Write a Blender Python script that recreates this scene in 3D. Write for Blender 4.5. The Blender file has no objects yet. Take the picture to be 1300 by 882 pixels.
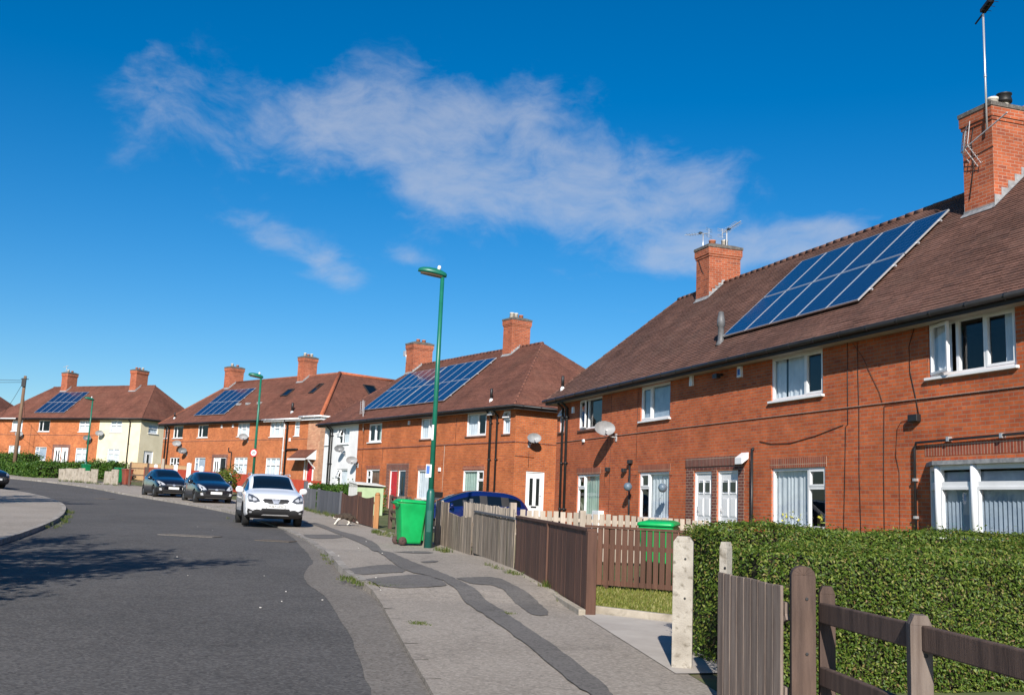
import bpy, bmesh, math, random
from mathutils import Vector, Matrix
from mathutils.bvhtree import BVHTree
random.seed(7)
D = bpy.data
scene = bpy.context.scene
COL = scene.collection
rad = math.radians

# ------------------------------------------------------------ survey of the place
GP = [(-60, -1.0), (0, 0), (13, .27), (26, .55), (34, .70), (45, .95), (51, 1.12), (60, 1.4), (80, 2.2), (95, 2.9), (120, 3.6), (400, 4.0)]
def g(y):                                   # ground height along the street
    for (a, b), (c, d) in zip(GP, GP[1:]):
        if y <= c:
            t = max(0, (y - a) / (c - a)); return b + (d - b) * t
    return GP[-1][1]
FPX, CX, CY = 1350., 650., 415.
TH, RO = math.atan(228 / FPX), math.atan(.0425)
EYE = Vector((0, 0, 1.6))
_U0 = Vector((0, -math.sin(TH), math.cos(TH))); FWD = Vector((0, math.cos(TH), math.sin(TH)))
CR = math.cos(RO) * Vector((1, 0, 0)) + math.sin(RO) * _U0
CU = -math.sin(RO) * Vector((1, 0, 0)) + math.cos(RO) * _U0
def ray(px, py): return FWD + CR * ((px - CX) / FPX) - CU * ((py - CY) / FPX)
def gnd(px, py, off=0):                     # surveyed ground point
    r = ray(px, py); t = 4.
    while t < 300:
        p = EYE + r * t
        if p.z < g(p.y) + off: return Vector((p.x, p.y, g(p.y)))
        t += .02
    return None

# ------------------------------------------------------------ mesh builder
class MB:
    def __init__(s, M=None): s.v = []; s.f = []; s.mi = []; s.sm = []; s.M = M or Matrix.Identity(4)
    def pt(s, p): s.v.append(s.M @ Vector(p)); return len(s.v) - 1
    def poly(s, pts, mi=0, smooth=False):
        s.f.append([s.pt(p) for p in pts]); s.mi.append(mi); s.sm.append(smooth)
    def box(s, x0, x1, y0, y1, z0, z1, mi=0):
        i = [s.pt(p) for p in ((x0,y0,z0),(x1,y0,z0),(x1,y1,z0),(x0,y1,z0),(x0,y0,z1),(x1,y0,z1),(x1,y1,z1),(x0,y1,z1))]
        for q in ((0,3,2,1),(4,5,6,7),(0,1,5,4),(1,2,6,5),(2,3,7,6),(3,0,4,7)):
            s.f.append([i[k] for k in q]); s.mi.append(mi); s.sm.append(False)
    def obox(s, c, ax, ay, az, mi=0):       # oriented box: centre and three half-axis vectors
        c = Vector(c); ax = Vector(ax); ay = Vector(ay); az = Vector(az)
        i = [s.pt(c + ax*a + ay*b + az*d) for a, b, d in ((-1,-1,-1),(1,-1,-1),(1,1,-1),(-1,1,-1),(-1,-1,1),(1,-1,1),(1,1,1),(-1,1,1))]
        for q in ((0,3,2,1),(4,5,6,7),(0,1,5,4),(1,2,6,5),(2,3,7,6),(3,0,4,7)):
            s.f.append([i[k] for k in q]); s.mi.append(mi); s.sm.append(False)
    def beam(s, a, b, w, h, up=(0,0,1), mi=0):
        a = Vector(a); b = Vector(b); d = (b - a); L = d.length; d.normalize(); up = Vector(up)
        sx = d.cross(up)
        if sx.length < 1e-4: sx = d.cross(Vector((1,0,0)))
        sx.normalize(); uz = sx.cross(d).normalized()
        s.obox((a + b) / 2, d * (L / 2), sx * (w / 2), uz * (h / 2), mi)
    def tube(s, pts, r, n=8, mi=0, r1=None, cap=True):
        pts = [Vector(p) for p in pts]; N = len(pts); rings = []
        for k, p in enumerate(pts):
            d = (pts[min(k+1, N-1)] - pts[max(k-1, 0)]).normalized()
            a = d.cross(Vector((0,0,1)))
            if a.length < 1e-3: a = Vector((1,0,0))
            a.normalize(); b = d.cross(a).normalized()
            rr = r if r1 is None else r + (r1 - r) * k / (N - 1)
            rings.append([s.pt(p + (a*math.cos(2*math.pi*j/n) + b*math.sin(2*math.pi*j/n)) * rr) for j in range(n)])
        for A, B in zip(rings, rings[1:]):
            for j in range(n):
                s.f.append([A[j], A[(j+1)%n], B[(j+1)%n], B[j]]); s.mi.append(mi); s.sm.append(n > 4)
        if cap:
            s.f.append(rings[0][::-1]); s.mi.append(mi); s.sm.append(False)
            s.f.append(rings[-1]); s.mi.append(mi); s.sm.append(False)
    def lathe(s, prof, c=(0,0,0), n=16, mi=0, axis=(0,0,1), smooth=True, close=False):
        c = Vector(c); ax = Vector(axis).normalized()
        a = ax.cross(Vector((0,1,0)) if abs(ax.y) < .9 else Vector((1,0,0))).normalized(); b = ax.cross(a)
        rings = [[s.pt(c + ax*z + (a*math.cos(2*math.pi*j/n) + b*math.sin(2*math.pi*j/n))*max(r, 1e-4)) for j in range(n)] for r, z in prof]
        for A, B in zip(rings, rings[1:]):
            for j in range(n):
                s.f.append([A[j], A[(j+1)%n], B[(j+1)%n], B[j]]); s.mi.append(mi); s.sm.append(smooth)
        if not close:
            s.f.append(rings[0][::-1]); s.mi.append(mi); s.sm.append(False)
            s.f.append(rings[-1]); s.mi.append(mi); s.sm.append(False)
    def prism(s, pts, vec, mi=0):
        vec = Vector(vec); n = len(pts)
        a = [s.pt(p) for p in pts]; b = [s.pt(Vector(p) + vec) for p in pts]
        s.f += [a[::-1], b]; s.mi += [mi, mi]; s.sm += [False, False]
        for j in range(n):
            s.f.append([a[j], a[(j+1)%n], b[(j+1)%n], b[j]]); s.mi.append(mi); s.sm.append(False)
    def build(s, name, mats, parent=None, bevel=0, uv=True, fix=False):
        me = D.meshes.new(name)
        me.from_pydata([tuple(v) for v in s.v], [], s.f)
        if not isinstance(mats, (list, tuple)): mats = [mats]
        for m in mats: me.materials.append(m)
        me.polygons.foreach_set('material_index', s.mi)
        me.polygons.foreach_set('use_smooth', s.sm)
        if fix:
            bm = bmesh.new(); bm.from_mesh(me); bmesh.ops.recalc_face_normals(bm, faces=bm.faces); bm.to_mesh(me); bm.free()
        if uv:
            ul = me.uv_layers.new(name='UVMap').data
            for p in me.polygons:
                n = p.normal
                if abs(n.z) > .999: vx = Vector((1,0,0)); vy = Vector((0,1,0))
                else:
                    vy = (Vector((0,0,1)) - n * n.z).normalized(); vx = vy.cross(n)
                for li in p.loop_indices:
                    co = me.vertices[me.loops[li].vertex_index].co
                    ul[li].uv = (co.dot(vx), co.dot(vy))
        me.update()
        o = D.objects.new(name, me); COL.objects.link(o)
        if parent is not None: o.parent = parent
        if bevel:
            b = o.modifiers.new('bevel', 'BEVEL'); b.width = bevel; b.segments = 2; b.limit_method = 'ANGLE'; b.angle_limit = rad(40)
        return o

def tag(o, label=None, cat=None, group=None, kind=None):
    if label: o['label'] = label
    if cat: o['category'] = cat
    if group: o['group'] = group
    if kind: o['kind'] = kind
    return o
def thing(name, label, cat, loc=(0,0,0), rz=0, group=None):
    o = D.objects.new(name, None); COL.objects.link(o); o.location = loc; o.rotation_euler = (0, 0, rz)
    o.empty_display_size = .2
    return tag(o, label, cat, group)
def copy_tree(o, parent=None):
    c = o.copy(); COL.objects.link(c)
    if parent is not None: c.parent = parent
    for ch in list(o.children): copy_tree(ch, c)
    return c

# ------------------------------------------------------------ materials
def newmat(name):
    m = D.materials.new(name); m.use_nodes = True
    nt = m.node_tree; return m, nt, nt.nodes['Principled BSDF'], nt.links
def nd(nt, typ, **kw):
    n = nt.nodes.new(typ)
    for k, v in kw.items():
        if k in n.inputs: n.inputs[k].default_value = v
        else: setattr(n, k, v)
    return n
def c4(c): return (c[0], c[1], c[2], 1)
def plain(name, col, rough=.5, metal=0, coat=0, spec=.5):
    m, nt, b, L = newmat(name)
    b.inputs['Base Color'].default_value = c4(col); b.inputs['Roughness'].default_value = rough; b.inputs['Metallic'].default_value = metal
    b.inputs['Coat Weight'].default_value = coat; b.inputs['Coat Roughness'].default_value = .03; b.inputs['Specular IOR Level'].default_value = spec
    return m
def mixc(nt, a, b, fac, mode='MIX'):
    n = nd(nt, 'ShaderNodeMix', data_type='RGBA', blend_type=mode)
    L = nt.links
    for sock, val in ((n.inputs[0], fac), (n.inputs[6], a), (n.inputs[7], b)):
        if hasattr(val, 'is_output'): L.new(val, sock)
        else: sock.default_value = val if not isinstance(val, tuple) or len(val) == 4 else c4(val)
    return n.outputs[2]
def noisy(name, c1, c2, scale=3, rough=.8, bump=.2, bscale=None, stretch=(1,1,1), c3=None, s3=40, lo=.35, hi=.65, spec=.4, dist=.01, isl=0):
    m, nt, b, L = newmat(name)
    tc = nd(nt, 'ShaderNodeTexCoord'); mp = nd(nt, 'ShaderNodeMapping'); mp.inputs['Scale'].default_value = stretch
    L.new(tc.outputs['Object'], mp.inputs[0])
    n1 = nd(nt, 'ShaderNodeTexNoise', Scale=scale, Detail=8, Roughness=.6); L.new(mp.outputs[0], n1.inputs['Vector'])
    mr = nd(nt, 'ShaderNodeMapRange'); mr.inputs[1].default_value = lo; mr.inputs[2].default_value = hi
    L.new(n1.outputs[0], mr.inputs[0])
    col = mixc(nt, c1, c2, mr.outputs[0])
    n2 = nd(nt, 'ShaderNodeTexNoise', Scale=bscale or scale*12, Detail=6, Roughness=.7); L.new(mp.outputs[0], n2.inputs['Vector'])
    if c3 is not None:
        n3 = nd(nt, 'ShaderNodeTexNoise', Scale=s3, Detail=3); L.new(mp.outputs[0], n3.inputs['Vector'])
        r3 = nd(nt, 'ShaderNodeMapRange'); r3.inputs[1].default_value = .55; r3.inputs[2].default_value = .72
        L.new(n3.outputs[0], r3.inputs[0]); col = mixc(nt, col, c3, r3.outputs[0])
    if isl:
        ge = nd(nt, 'ShaderNodeNewGeometry'); ri = nd(nt, 'ShaderNodeMapRange'); ri.inputs[3].default_value = 1-isl; ri.inputs[4].default_value = 1+isl; L.new(ge.outputs['Random Per Island'], ri.inputs[0])
        sc = nd(nt, 'ShaderNodeVectorMath', operation='SCALE'); L.new(col, sc.inputs[0]); L.new(ri.outputs[0], sc.inputs['Scale']); col = sc.outputs[0]
    L.new(col, b.inputs['Base Color'])
    b.inputs['Roughness'].default_value = rough; b.inputs['Specular IOR Level'].default_value = spec
    if bump:
        bp = nd(nt, 'ShaderNodeBump', Strength=bump, Distance=dist); L.new(n2.outputs[0], bp.inputs['Height']); L.new(bp.outputs[0], b.inputs['Normal'])
    return m
def brick(name, c1, c2, c3, mortar, bw=.225, rh=.075, ms=.009, bump=.6, blot=.25, offset=.5, salt=.3):
    m, nt, b, L = newmat(name)
    tc = nd(nt, 'ShaderNodeTexCoord'); uv = tc.outputs['UV']
    br = nd(nt, 'ShaderNodeTexBrick', offset=offset); L.new(uv, br.inputs['Vector'])
    for k, v in (('Scale', 1), ('Brick Width', bw), ('Row Height', rh), ('Mortar Size', ms), ('Mortar Smooth', .2), ('Bias', 0.)): br.inputs[k].default_value = v
    br.inputs['Color1'].default_value = c4(c1); br.inputs['Color2'].default_value = c4(c2); br.inputs['Mortar'].default_value = c4(mortar)
    # a second, coarser choice of brick tone
    sn = nd(nt, 'ShaderNodeVectorMath', operation='SNAP'); L.new(uv, sn.inputs[0]); sn.inputs[1].default_value = (bw, rh, 1)
    wn = nd(nt, 'ShaderNodeTexWhiteNoise', noise_dimensions='3D'); L.new(sn.outputs[0], wn.inputs[0])
    r = nd(nt, 'ShaderNodeMapRange'); r.inputs[1].default_value = .72; r.inputs[2].default_value = 1.; r.inputs[4].default_value = .8
    L.new(wn.outputs[0], r.inputs[0])
    mask = nd(nt, 'ShaderNodeMath', operation='MULTIPLY'); inv = nd(nt, 'ShaderNodeMath', operation='SUBTRACT'); inv.inputs[0].default_value = 1
    L.new(br.outputs['Fac'], inv.inputs[1]); L.new(inv.outputs[0], mask.inputs[0]); L.new(r.outputs[0], mask.inputs[1])
    col = mixc(nt, br.outputs['Color'], c3, mask.outputs[0])
    n1 = nd(nt, 'ShaderNodeTexNoise', Scale=.7, Detail=9, Roughness=.68); L.new(tc.outputs['Object'], n1.inputs['Vector'])
    mr = nd(nt, 'ShaderNodeMapRange'); mr.inputs[1].default_value = .3; mr.inputs[2].default_value = .7; mr.inputs[3].default_value = 1 - blot; mr.inputs[4].default_value = 1 + blot * .8
    L.new(n1.outputs[0], mr.inputs[0])
    vm = nd(nt, 'ShaderNodeVectorMath', operation='SCALE'); L.new(col, vm.inputs[0]); L.new(mr.outputs[0], vm.inputs['Scale'])
    n5 = nd(nt, 'ShaderNodeTexNoise', Scale=4.5, Detail=6, Roughness=.7); L.new(tc.outputs['Object'], n5.inputs['Vector'])
    m5 = nd(nt, 'ShaderNodeMapRange'); m5.inputs[1].default_value = .3; m5.inputs[2].default_value = .7; m5.inputs[3].default_value = .84; m5.inputs[4].default_value = 1.16; L.new(n5.outputs[0], m5.inputs[0])
    v5 = nd(nt, 'ShaderNodeVectorMath', operation='SCALE'); L.new(vm.outputs[0], v5.inputs[0]); L.new(m5.outputs[0], v5.inputs['Scale'])
    n6 = nd(nt, 'ShaderNodeTexNoise', Scale=1.6, Detail=10, Roughness=.78); L.new(tc.outputs['Object'], n6.inputs['Vector'])
    m6 = nd(nt, 'ShaderNodeMapRange'); m6.inputs[1].default_value = .6; m6.inputs[2].default_value = .78; m6.inputs[4].default_value = salt; L.new(n6.outputs[0], m6.inputs[0])
    L.new(mixc(nt, v5.outputs[0], (.5,.33,.24), m6.outputs[0]), b.inputs['Base Color'])
    n2 = nd(nt, 'ShaderNodeTexNoise', Scale=90, Detail=4); L.new(tc.outputs['Object'], n2.inputs['Vector'])
    h = nd(nt, 'ShaderNodeMath', operation='MULTIPLY_ADD'); L.new(n2.outputs[0], h.inputs[0]); h.inputs[1].default_value = .35; L.new(inv.outputs[0], h.inputs[2])
    bp = nd(nt, 'ShaderNodeBump', Strength=bump, Distance=.008); L.new(h.outputs[0], bp.inputs['Height']); L.new(bp.outputs[0], b.inputs['Normal'])
    b.inputs['Roughness'].default_value = .88; b.inputs['Specular IOR Level'].default_value = .3
    return m
def glassmat(name, tint=(.9,.94,.96), ior=1.6):
    m, nt, b, L = newmat(name); nt.nodes.remove(b)
    out = nt.nodes['Material Output']
    ge = nd(nt, 'ShaderNodeNewGeometry'); im = nd(nt, 'ShaderNodeMapRange'); im.inputs[3].default_value = ior; im.inputs[4].default_value = 1/ior; L.new(ge.outputs['Backfacing'], im.inputs[0])
    fr = nd(nt, 'ShaderNodeFresnel'); L.new(im.outputs[0], fr.inputs['IOR']); tr = nd(nt, 'ShaderNodeBsdfTransparent'); tr.inputs[0].default_value = c4(tint)
    gl = nd(nt, 'ShaderNodeBsdfGlossy', Roughness=.015)
    nz = nd(nt, 'ShaderNodeTexNoise', Scale=.9, Detail=2); tc = nd(nt, 'ShaderNodeTexCoord'); L.new(tc.outputs['Object'], nz.inputs['Vector'])
    bp = nd(nt, 'ShaderNodeBump', Strength=.05, Distance=.05); L.new(nz.outputs[0], bp.inputs['Height']); L.new(bp.outputs[0], gl.inputs['Normal'])
    mx = nd(nt, 'ShaderNodeMixShader'); L.new(fr.outputs[0], mx.inputs[0]); L.new(tr.outputs[0], mx.inputs[1]); L.new(gl.outputs[0], mx.inputs[2])
    L.new(mx.outputs[0], out.inputs[0]); return m
def leafmat(name, ramp, trans=.25):
    m, nt, b, L = newmat(name)
    ge = nd(nt, 'ShaderNodeNewGeometry'); cr = nd(nt, 'ShaderNodeValToRGB')
    e = cr.color_ramp.elements
    while len(e) < len(ramp): e.new(.5)
    for k, (p, c) in enumerate(ramp): e[k].position = p; e[k].color = c4(c)
    L.new(ge.outputs['Random Per Island'], cr.inputs[0]); L.new(cr.outputs[0], b.inputs['Base Color'])
    b.inputs['Roughness'].default_value = .5; b.inputs['Specular IOR Level'].default_value = .35
    t = nd(nt, 'ShaderNodeBsdfTranslucent'); L.new(cr.outputs[0], t.inputs[0])
    mx = nd(nt, 'ShaderNodeMixShader'); mx.inputs[0].default_value = trans
    L.new(b.outputs[0], mx.inputs[1]); L.new(t.outputs[0], mx.inputs[2]); L.new(mx.outputs[0], nt.nodes['Material Output'].inputs[0])
    return m
def cellmat(name, cw, ch):
    m, nt, b, L = newmat(name)
    tc = nd(nt, 'ShaderNodeTexCoord')
    br = nd(nt, 'ShaderNodeTexBrick', offset=0.); L.new(tc.outputs['UV'], br.inputs['Vector'])
    for k, v in (('Scale', 1), ('Brick Width', cw), ('Row Height', ch), ('Mortar Size', .005), ('Mortar Smooth', .3)): br.inputs[k].default_value = v
    br.inputs['Color1'].default_value = (.003, .017, .06, 1); br.inputs['Color2'].default_value = (.004, .022, .075, 1); br.inputs['Mortar'].default_value = (.055, .11, .21, 1)
    L.new(br.outputs['Color'], b.inputs['Base Color'])
    b.inputs['Roughness'].default_value = .12; b.inputs['Specular IOR Level'].default_value = .5
    b.inputs['Coat Weight'].default_value = .35; b.inputs['Coat Roughness'].default_value = .04
    return m

M = {}
M['brick_a'] = brick('red_brick', (.45,.094,.029), (.53,.125,.04), (.34,.068,.03), (.33,.18,.115), blot=.3)
M['brick_b'] = brick('orange_red_brick', (.42,.098,.026), (.5,.13,.036), (.33,.075,.028), (.34,.19,.11), blot=.32)
M['brick_c'] = brick('orange_brick', (.45,.12,.036), (.53,.16,.05), (.36,.09,.032), (.38,.22,.13), blot=.3)
M['brick_pink'] = brick('pale_new_brick', (.42,.17,.085), (.54,.27,.15), (.36,.11,.05), (.5,.4,.3), blot=.15)
M['brick_chim'] = brick('chimney_brick', (.33,.075,.03), (.42,.11,.045), (.2,.05,.03), (.36,.2,.14), blot=.35)
M['soldier'] = brick('soldier_course_brick', (.25,.055,.03), (.33,.085,.04), (.18,.045,.03), (.4,.28,.2), bw=.075, rh=.24, offset=0)
M['soldier_dark'] = brick('dark_soldier_brick', (.13,.045,.035), (.19,.06,.045), (.1,.04,.035), (.36,.26,.2), bw=.075, rh=.24, offset=0)
M['brick_dark'] = brick('brown_surround_brick', (.14,.045,.035), (.2,.065,.045), (.1,.04,.035), (.36,.26,.2))
def tilemat(name, c1, c2, c3, lichen):
    m = brick(name, c1, c2, c3, (.03,.018,.014), bw=.17, rh=.1, ms=.004, bump=.5, blot=.35, salt=0)
    nt = m.node_tree; b = nt.nodes['Principled BSDF']; L = nt.links
    src = b.inputs['Base Color'].links[0].from_socket
    tc = nd(nt, 'ShaderNodeTexCoord'); n = nd(nt, 'ShaderNodeTexNoise', Scale=.55, Detail=8, Roughness=.75); L.new(tc.outputs['Object'], n.inputs['Vector'])
    mr = nd(nt, 'ShaderNodeMapRange'); mr.inputs[1].default_value = .5; mr.inputs[2].default_value = .75; mr.inputs[4].default_value = .55
    L.new(n.outputs[0], mr.inputs[0]); L.new(mixc(nt, src, lichen, mr.outputs[0]), b.inputs['Base Color'])
    return m
M['tile_a'] = tilemat('brown_roof_tile', (.14,.07,.05), (.18,.09,.065), (.112,.06,.047), (.16,.1,.075))
M['tile_b'] = tilemat('red_brown_roof_tile', (.155,.062,.042), (.2,.083,.056), (.128,.053,.04), (.14,.075,.052))
M['tile_c'] = tilemat('rust_roof_tile', (.165,.063,.042), (.21,.084,.055), (.14,.056,.04), (.16,.08,.055))
M['tile_red'] = tilemat('red_ridge_tile', (.4,.11,.05), (.46,.14,.065), (.36,.1,.05), (.36,.12,.06))
M['tile_ridge'] = tilemat('ridge_tile', (.24,.085,.052), (.3,.11,.065), (.2,.075,.05), (.2,.11,.08))
M['render_cream'] = noisy('cream_render', (.66,.58,.4), (.76,.68,.49), 1.2, .9, .15)
M['render_white'] = noisy('white_render', (.66,.66,.66), (.78,.78,.77), 1.2, .9, .15)
M['upvc'] = noisy('white_plastic_frame', (.74,.74,.74), (.82,.82,.82), 2, .35, 0)
M['white_door'] = noisy('white_door_skin', (.72,.72,.72), (.8,.8,.8), 2, .4, 0)
M['red_door'] = noisy('red_door_skin', (.4,.02,.025), (.5,.03,.035), 2, .4, 0)
M['navy_door'] = noisy('navy_door_skin', (.015,.035,.05), (.025,.05,.07), 2, .35, 0)
M['black_door'] = noisy('black_door_skin', (.012,.014,.016), (.02,.022,.025), 2, .35, 0)
M['glass'] = glassmat('window_glass')
M['curtain'] = noisy('net_curtain', (.58,.6,.63), (.7,.72,.74), 3, .95, 0)
M['curtain_blue'] = noisy('grey_blue_blind', (.28,.33,.4), (.38,.43,.5), 3, .9, 0)
M['curtain_green'] = noisy('sage_curtain', (.3,.4,.34), (.38,.47,.4), 3, .9, 0)
M['curtain_brown'] = noisy('brown_curtain', (.12,.06,.04), (.17,.09,.06), 3, .9, 0)
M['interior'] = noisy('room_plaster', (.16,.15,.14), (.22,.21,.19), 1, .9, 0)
M['gutter_black'] = noisy('black_gutter_plastic', (.012,.012,.013), (.02,.02,.021), 3, .4, 0)
M['white_gutter'] = noisy('white_gutter_plastic', (.7,.7,.7), (.78,.78,.78), 3, .4, 0)
M['fascia'] = noisy('dark_fascia_paint', (.025,.02,.018), (.04,.032,.03), 3, .6, .1)
M['soffit'] = noisy('cream_soffit_board', (.36,.32,.27), (.44,.4,.34), 3, .7, .1)
M['lead'] = noisy('lead_flashing', (.2,.2,.205), (.36,.36,.36), 8, .6, .3)
M['stone'] = noisy('chimney_cap_stone', (.07,.062,.055), (.14,.125,.11), 6, .9, .4, c3=(.24,.22,.19), s3=30)
M['clay'] = noisy('clay_pot', (.42,.14,.07), (.5,.2,.11), 6, .8, .2)
M['pale_clay'] = noisy('pale_clay_pot', (.55,.5,.42), (.66,.6,.52), 6, .8, .2)
M['alu'] = plain('aluminium_rail', (.62,.63,.64), .35, .6)
M['galv'] = noisy('galvanised_steel', (.38,.38,.39), (.5,.5,.5), 20, .45, .1)
M['dish'] = noisy('grey_dish_paint', (.2,.205,.21), (.28,.285,.29), 5, .5, .05)
M['dish_dark'] = noisy('dark_grey_dish_paint', (.1,.105,.11), (.15,.155,.16), 5, .5, .05)
M['cable'] = plain('black_cable', (.012,.012,.012), .6)
M['cells'] = cellmat('solar_cells', .168, .165)
M['lamp_green'] = noisy('green_lamp_paint', (.008,.12,.075), (.012,.15,.095), 3, .35, .05)
M['lamp_green_low'] = noisy('dark_green_lamp_paint', (.006,.075,.058), (.01,.095,.075), 3, .4, .05)
M['lens'] = plain('lamp_lens', (.15,.11,.075), .25)
M['flue_grey'] = noisy('grey_flue_metal', (.09,.09,.092), (.14,.14,.145), 8, .5, .05)
M['ornament'] = noisy('blue_glazed_ball', (.07,.11,.15), (.15,.2,.25), 22, .4, .2)
M['white'] = plain('white_paint', (.78,.78,.78), .5)
M['black'] = plain('black_plastic', (.012,.012,.013), .5)
M['bin_green'] = noisy('green_bin_plastic', (.004,.28,.068), (.006,.36,.092), 3, .38, .05)
M['bin_dark'] = noisy('dark_green_bin_plastic', (.004,.14,.05), (.006,.19,.07), 3, .4, .05)
M['bin_brown'] = noisy('brown_bin_plastic', (.2,.05,.03), (.26,.065,.04), 3, .45, .05)
M['rubber'] = noisy('tyre_rubber', (.012,.012,.012), (.022,.022,.022), 30, .85, .2)
M['wheel_brown'] = noisy('dusty_rubber', (.05,.03,.026), (.08,.045,.04), 20, .8, .2)
M['wood_brown'] = noisy('brown_stained_board', (.072,.032,.02), (.12,.055,.034), 2.2, .7, .35, bscale=18, stretch=(6,6,.5), isl=.22)
M['wood_red'] = noisy('red_stained_board', (.32,.04,.02), (.42,.065,.03), 2, .7, .2, stretch=(6,6,.6))
M['wood_grey'] = noisy('silvered_board', (.13,.1,.075), (.31,.255,.2), 2.6, .9, .5, bscale=20, stretch=(7,7,.45), c3=(.09,.08,.045), s3=2.2, isl=.25)
M['wood_pale'] = noisy('pale_picket_board', (.33,.275,.215), (.43,.365,.3), 3, .85, .35, bscale=20, stretch=(6,6,.6), isl=.2)
M['wood_beige'] = noisy('new_pine_board', (.44,.27,.13), (.54,.35,.19), 3, .8, .25, stretch=(6,6,.6))
M['wood_orange'] = noisy('orange_post_wood', (.3,.13,.045), (.38,.18,.07), 3, .75, .3, stretch=(6,6,.6))
M['wood_slate'] = noisy('slate_grey_board', (.075,.078,.088), (.115,.118,.13), 2, .75, .25, stretch=(6,6,.5), isl=.12)
M['wood_old'] = noisy('weathered_gate_board', (.13,.095,.077), (.24,.19,.158), 2.5, .88, .6, bscale=16, stretch=(8,8,.5), isl=.2)
M['wood_dark'] = noisy('dark_weathered_oak', (.055,.034,.026), (.115,.073,.055), 2.5, .8, .6, bscale=16, stretch=(6,6,.6))
M['pole_wood'] = noisy('utility_pole_wood', (.13,.075,.045), (.2,.13,.08), 3, .85, .3, stretch=(6,6,.4))
M['concrete'] = noisy('weathered_concrete', (.28,.25,.21), (.42,.385,.33), 5, .95, .6, bscale=70, c3=(.14,.12,.09), s3=14)
M['concrete_pale'] = noisy('concrete_panel', (.28,.24,.19), (.42,.37,.3), 3, .95, .3, c3=(.16,.14,.1), s3=4)
def tarmac(name, c1, c2, chip, dark, amount=.5):
    m, nt, b, L = newmat(name); tc = nd(nt, 'ShaderNodeTexCoord'); P = tc.outputs['Object']
    def nz(s, d, r, lo, hi, a, bb):
        n = nd(nt, 'ShaderNodeTexNoise', Scale=s, Detail=d, Roughness=r); L.new(P, n.inputs['Vector']); q = nd(nt, 'ShaderNodeMapRange')
        for k, v in ((1,lo),(2,hi),(3,a),(4,bb)): q.inputs[k].default_value = v
        L.new(n.outputs[0], q.inputs[0]); return q.outputs[0], n.outputs[0]
    f, _ = nz(.4, 9, .65, .35, .65, 0, 1); col = mixc(nt, c1, c2, f)
    f, _ = nz(2.3, 8, .75, .55, .75, 0, .55); col = mixc(nt, col, dark, f)
    vo = nd(nt, 'ShaderNodeTexVoronoi', Scale=42); L.new(P, vo.inputs['Vector'])
    sx_ = nd(nt, 'ShaderNodeSeparateColor'); L.new(vo.outputs['Color'], sx_.inputs[0])
    q = nd(nt, 'ShaderNodeMapRange'); q.inputs[1].default_value = .3; q.inputs[2].default_value = 1.; q.inputs[4].default_value = amount; L.new(sx_.outputs[0], q.inputs[0]); col = mixc(nt, col, chip, q.outputs[0])
    q = nd(nt, 'ShaderNodeMapRange'); q.inputs[1].default_value = .6; q.inputs[2].default_value = 1.; q.inputs[4].default_value = amount; L.new(sx_.outputs[1], q.inputs[0]); col = mixc(nt, col, dark, q.outputs[0])
    # fine cracks
    wv_ = nd(nt, 'ShaderNodeTexVoronoi', feature='DISTANCE_TO_EDGE', Scale=.55); nw_ = nd(nt, 'ShaderNodeTexNoise', Scale=1.7, Detail=6); L.new(P, nw_.inputs['Vector'])
    va = nd(nt, 'ShaderNodeVectorMath', operation='MULTIPLY_ADD'); L.new(nw_.outputs['Color'], va.inputs[0]); va.inputs[1].default_value = (1.4,1.4,0); L.new(P, va.inputs[2]); L.new(va.outputs[0], wv_.inputs['Vector'])
    q = nd(nt, 'ShaderNodeMapRange'); q.inputs[1].default_value = .004; q.inputs[2].default_value = .016; q.inputs[3].default_value = .2; q.inputs[4].default_value = 0; L.new(wv_.outputs['Distance'], q.inputs[0]); col = mixc(nt, col, tuple(v*.4 for v in dark), q.outputs[0])
    L.new(col, b.inputs['Base Color']); b.inputs['Roughness'].default_value = .93; b.inputs['Specular IOR Level'].default_value = .25
    n2 = nd(nt, 'ShaderNodeTexNoise', Scale=70, Detail=5, Roughness=.7); L.new(P, n2.inputs['Vector'])
    bp = nd(nt, 'ShaderNodeBump', Strength=.7, Distance=.012); L.new(n2.outputs[0], bp.inputs['Height']); L.new(bp.outputs[0], b.inputs['Normal'])
    return m
M['asphalt'] = tarmac('road_asphalt', (.068,.064,.061), (.102,.095,.09), (.17,.16,.15), (.036,.034,.033), .6)
M['gutter_strip'] = tarmac('worn_channel_asphalt', (.14,.122,.105), (.19,.168,.145), (.27,.245,.215), (.075,.068,.06), .6)
M['pave'] = tarmac('pavement_asphalt', (.245,.211,.176), (.325,.281,.237), (.46,.41,.35), (.16,.14,.118), .5)
M['patch'] = tarmac('pavement_trench_asphalt', (.125,.115,.105), (.165,.152,.14), (.19,.175,.16), (.05,.047,.044), .5)
M['kerb'] = noisy('kerb_stone', (.26,.232,.2), (.36,.325,.285), 4, .95, .5, isl=.16, c3=(.16,.14,.12), s3=9)
M['ground'] = noisy('garden_ground', (.06,.085,.022), (.12,.13,.05), 1.5, .95, .4, c3=(.13,.1,.06), s3=3)
M['lawn'] = noisy('dry_lawn_soil', (.15,.17,.03), (.22,.22,.05), 2, .95, .4)
M['path'] = noisy('garden_path_slab', (.36,.32,.28), (.44,.4,.35), 2, .95, .3)
M['privet'] = leafmat('privet_leaf', [(0, (.034,.074,.008)), (.42, (.075,.128,.013)), (.7, (.115,.168,.02)), (.86, (.18,.215,.034)), (.94, (.22,.21,.055)), (1, (.19,.115,.05))])
M['privet_core'] = noisy('hedge_core_shade', (.014,.02,.006), (.035,.03,.014), 6, .95, .3)  # near-black colour of the inner box stands in for shade between the leaves
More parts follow.
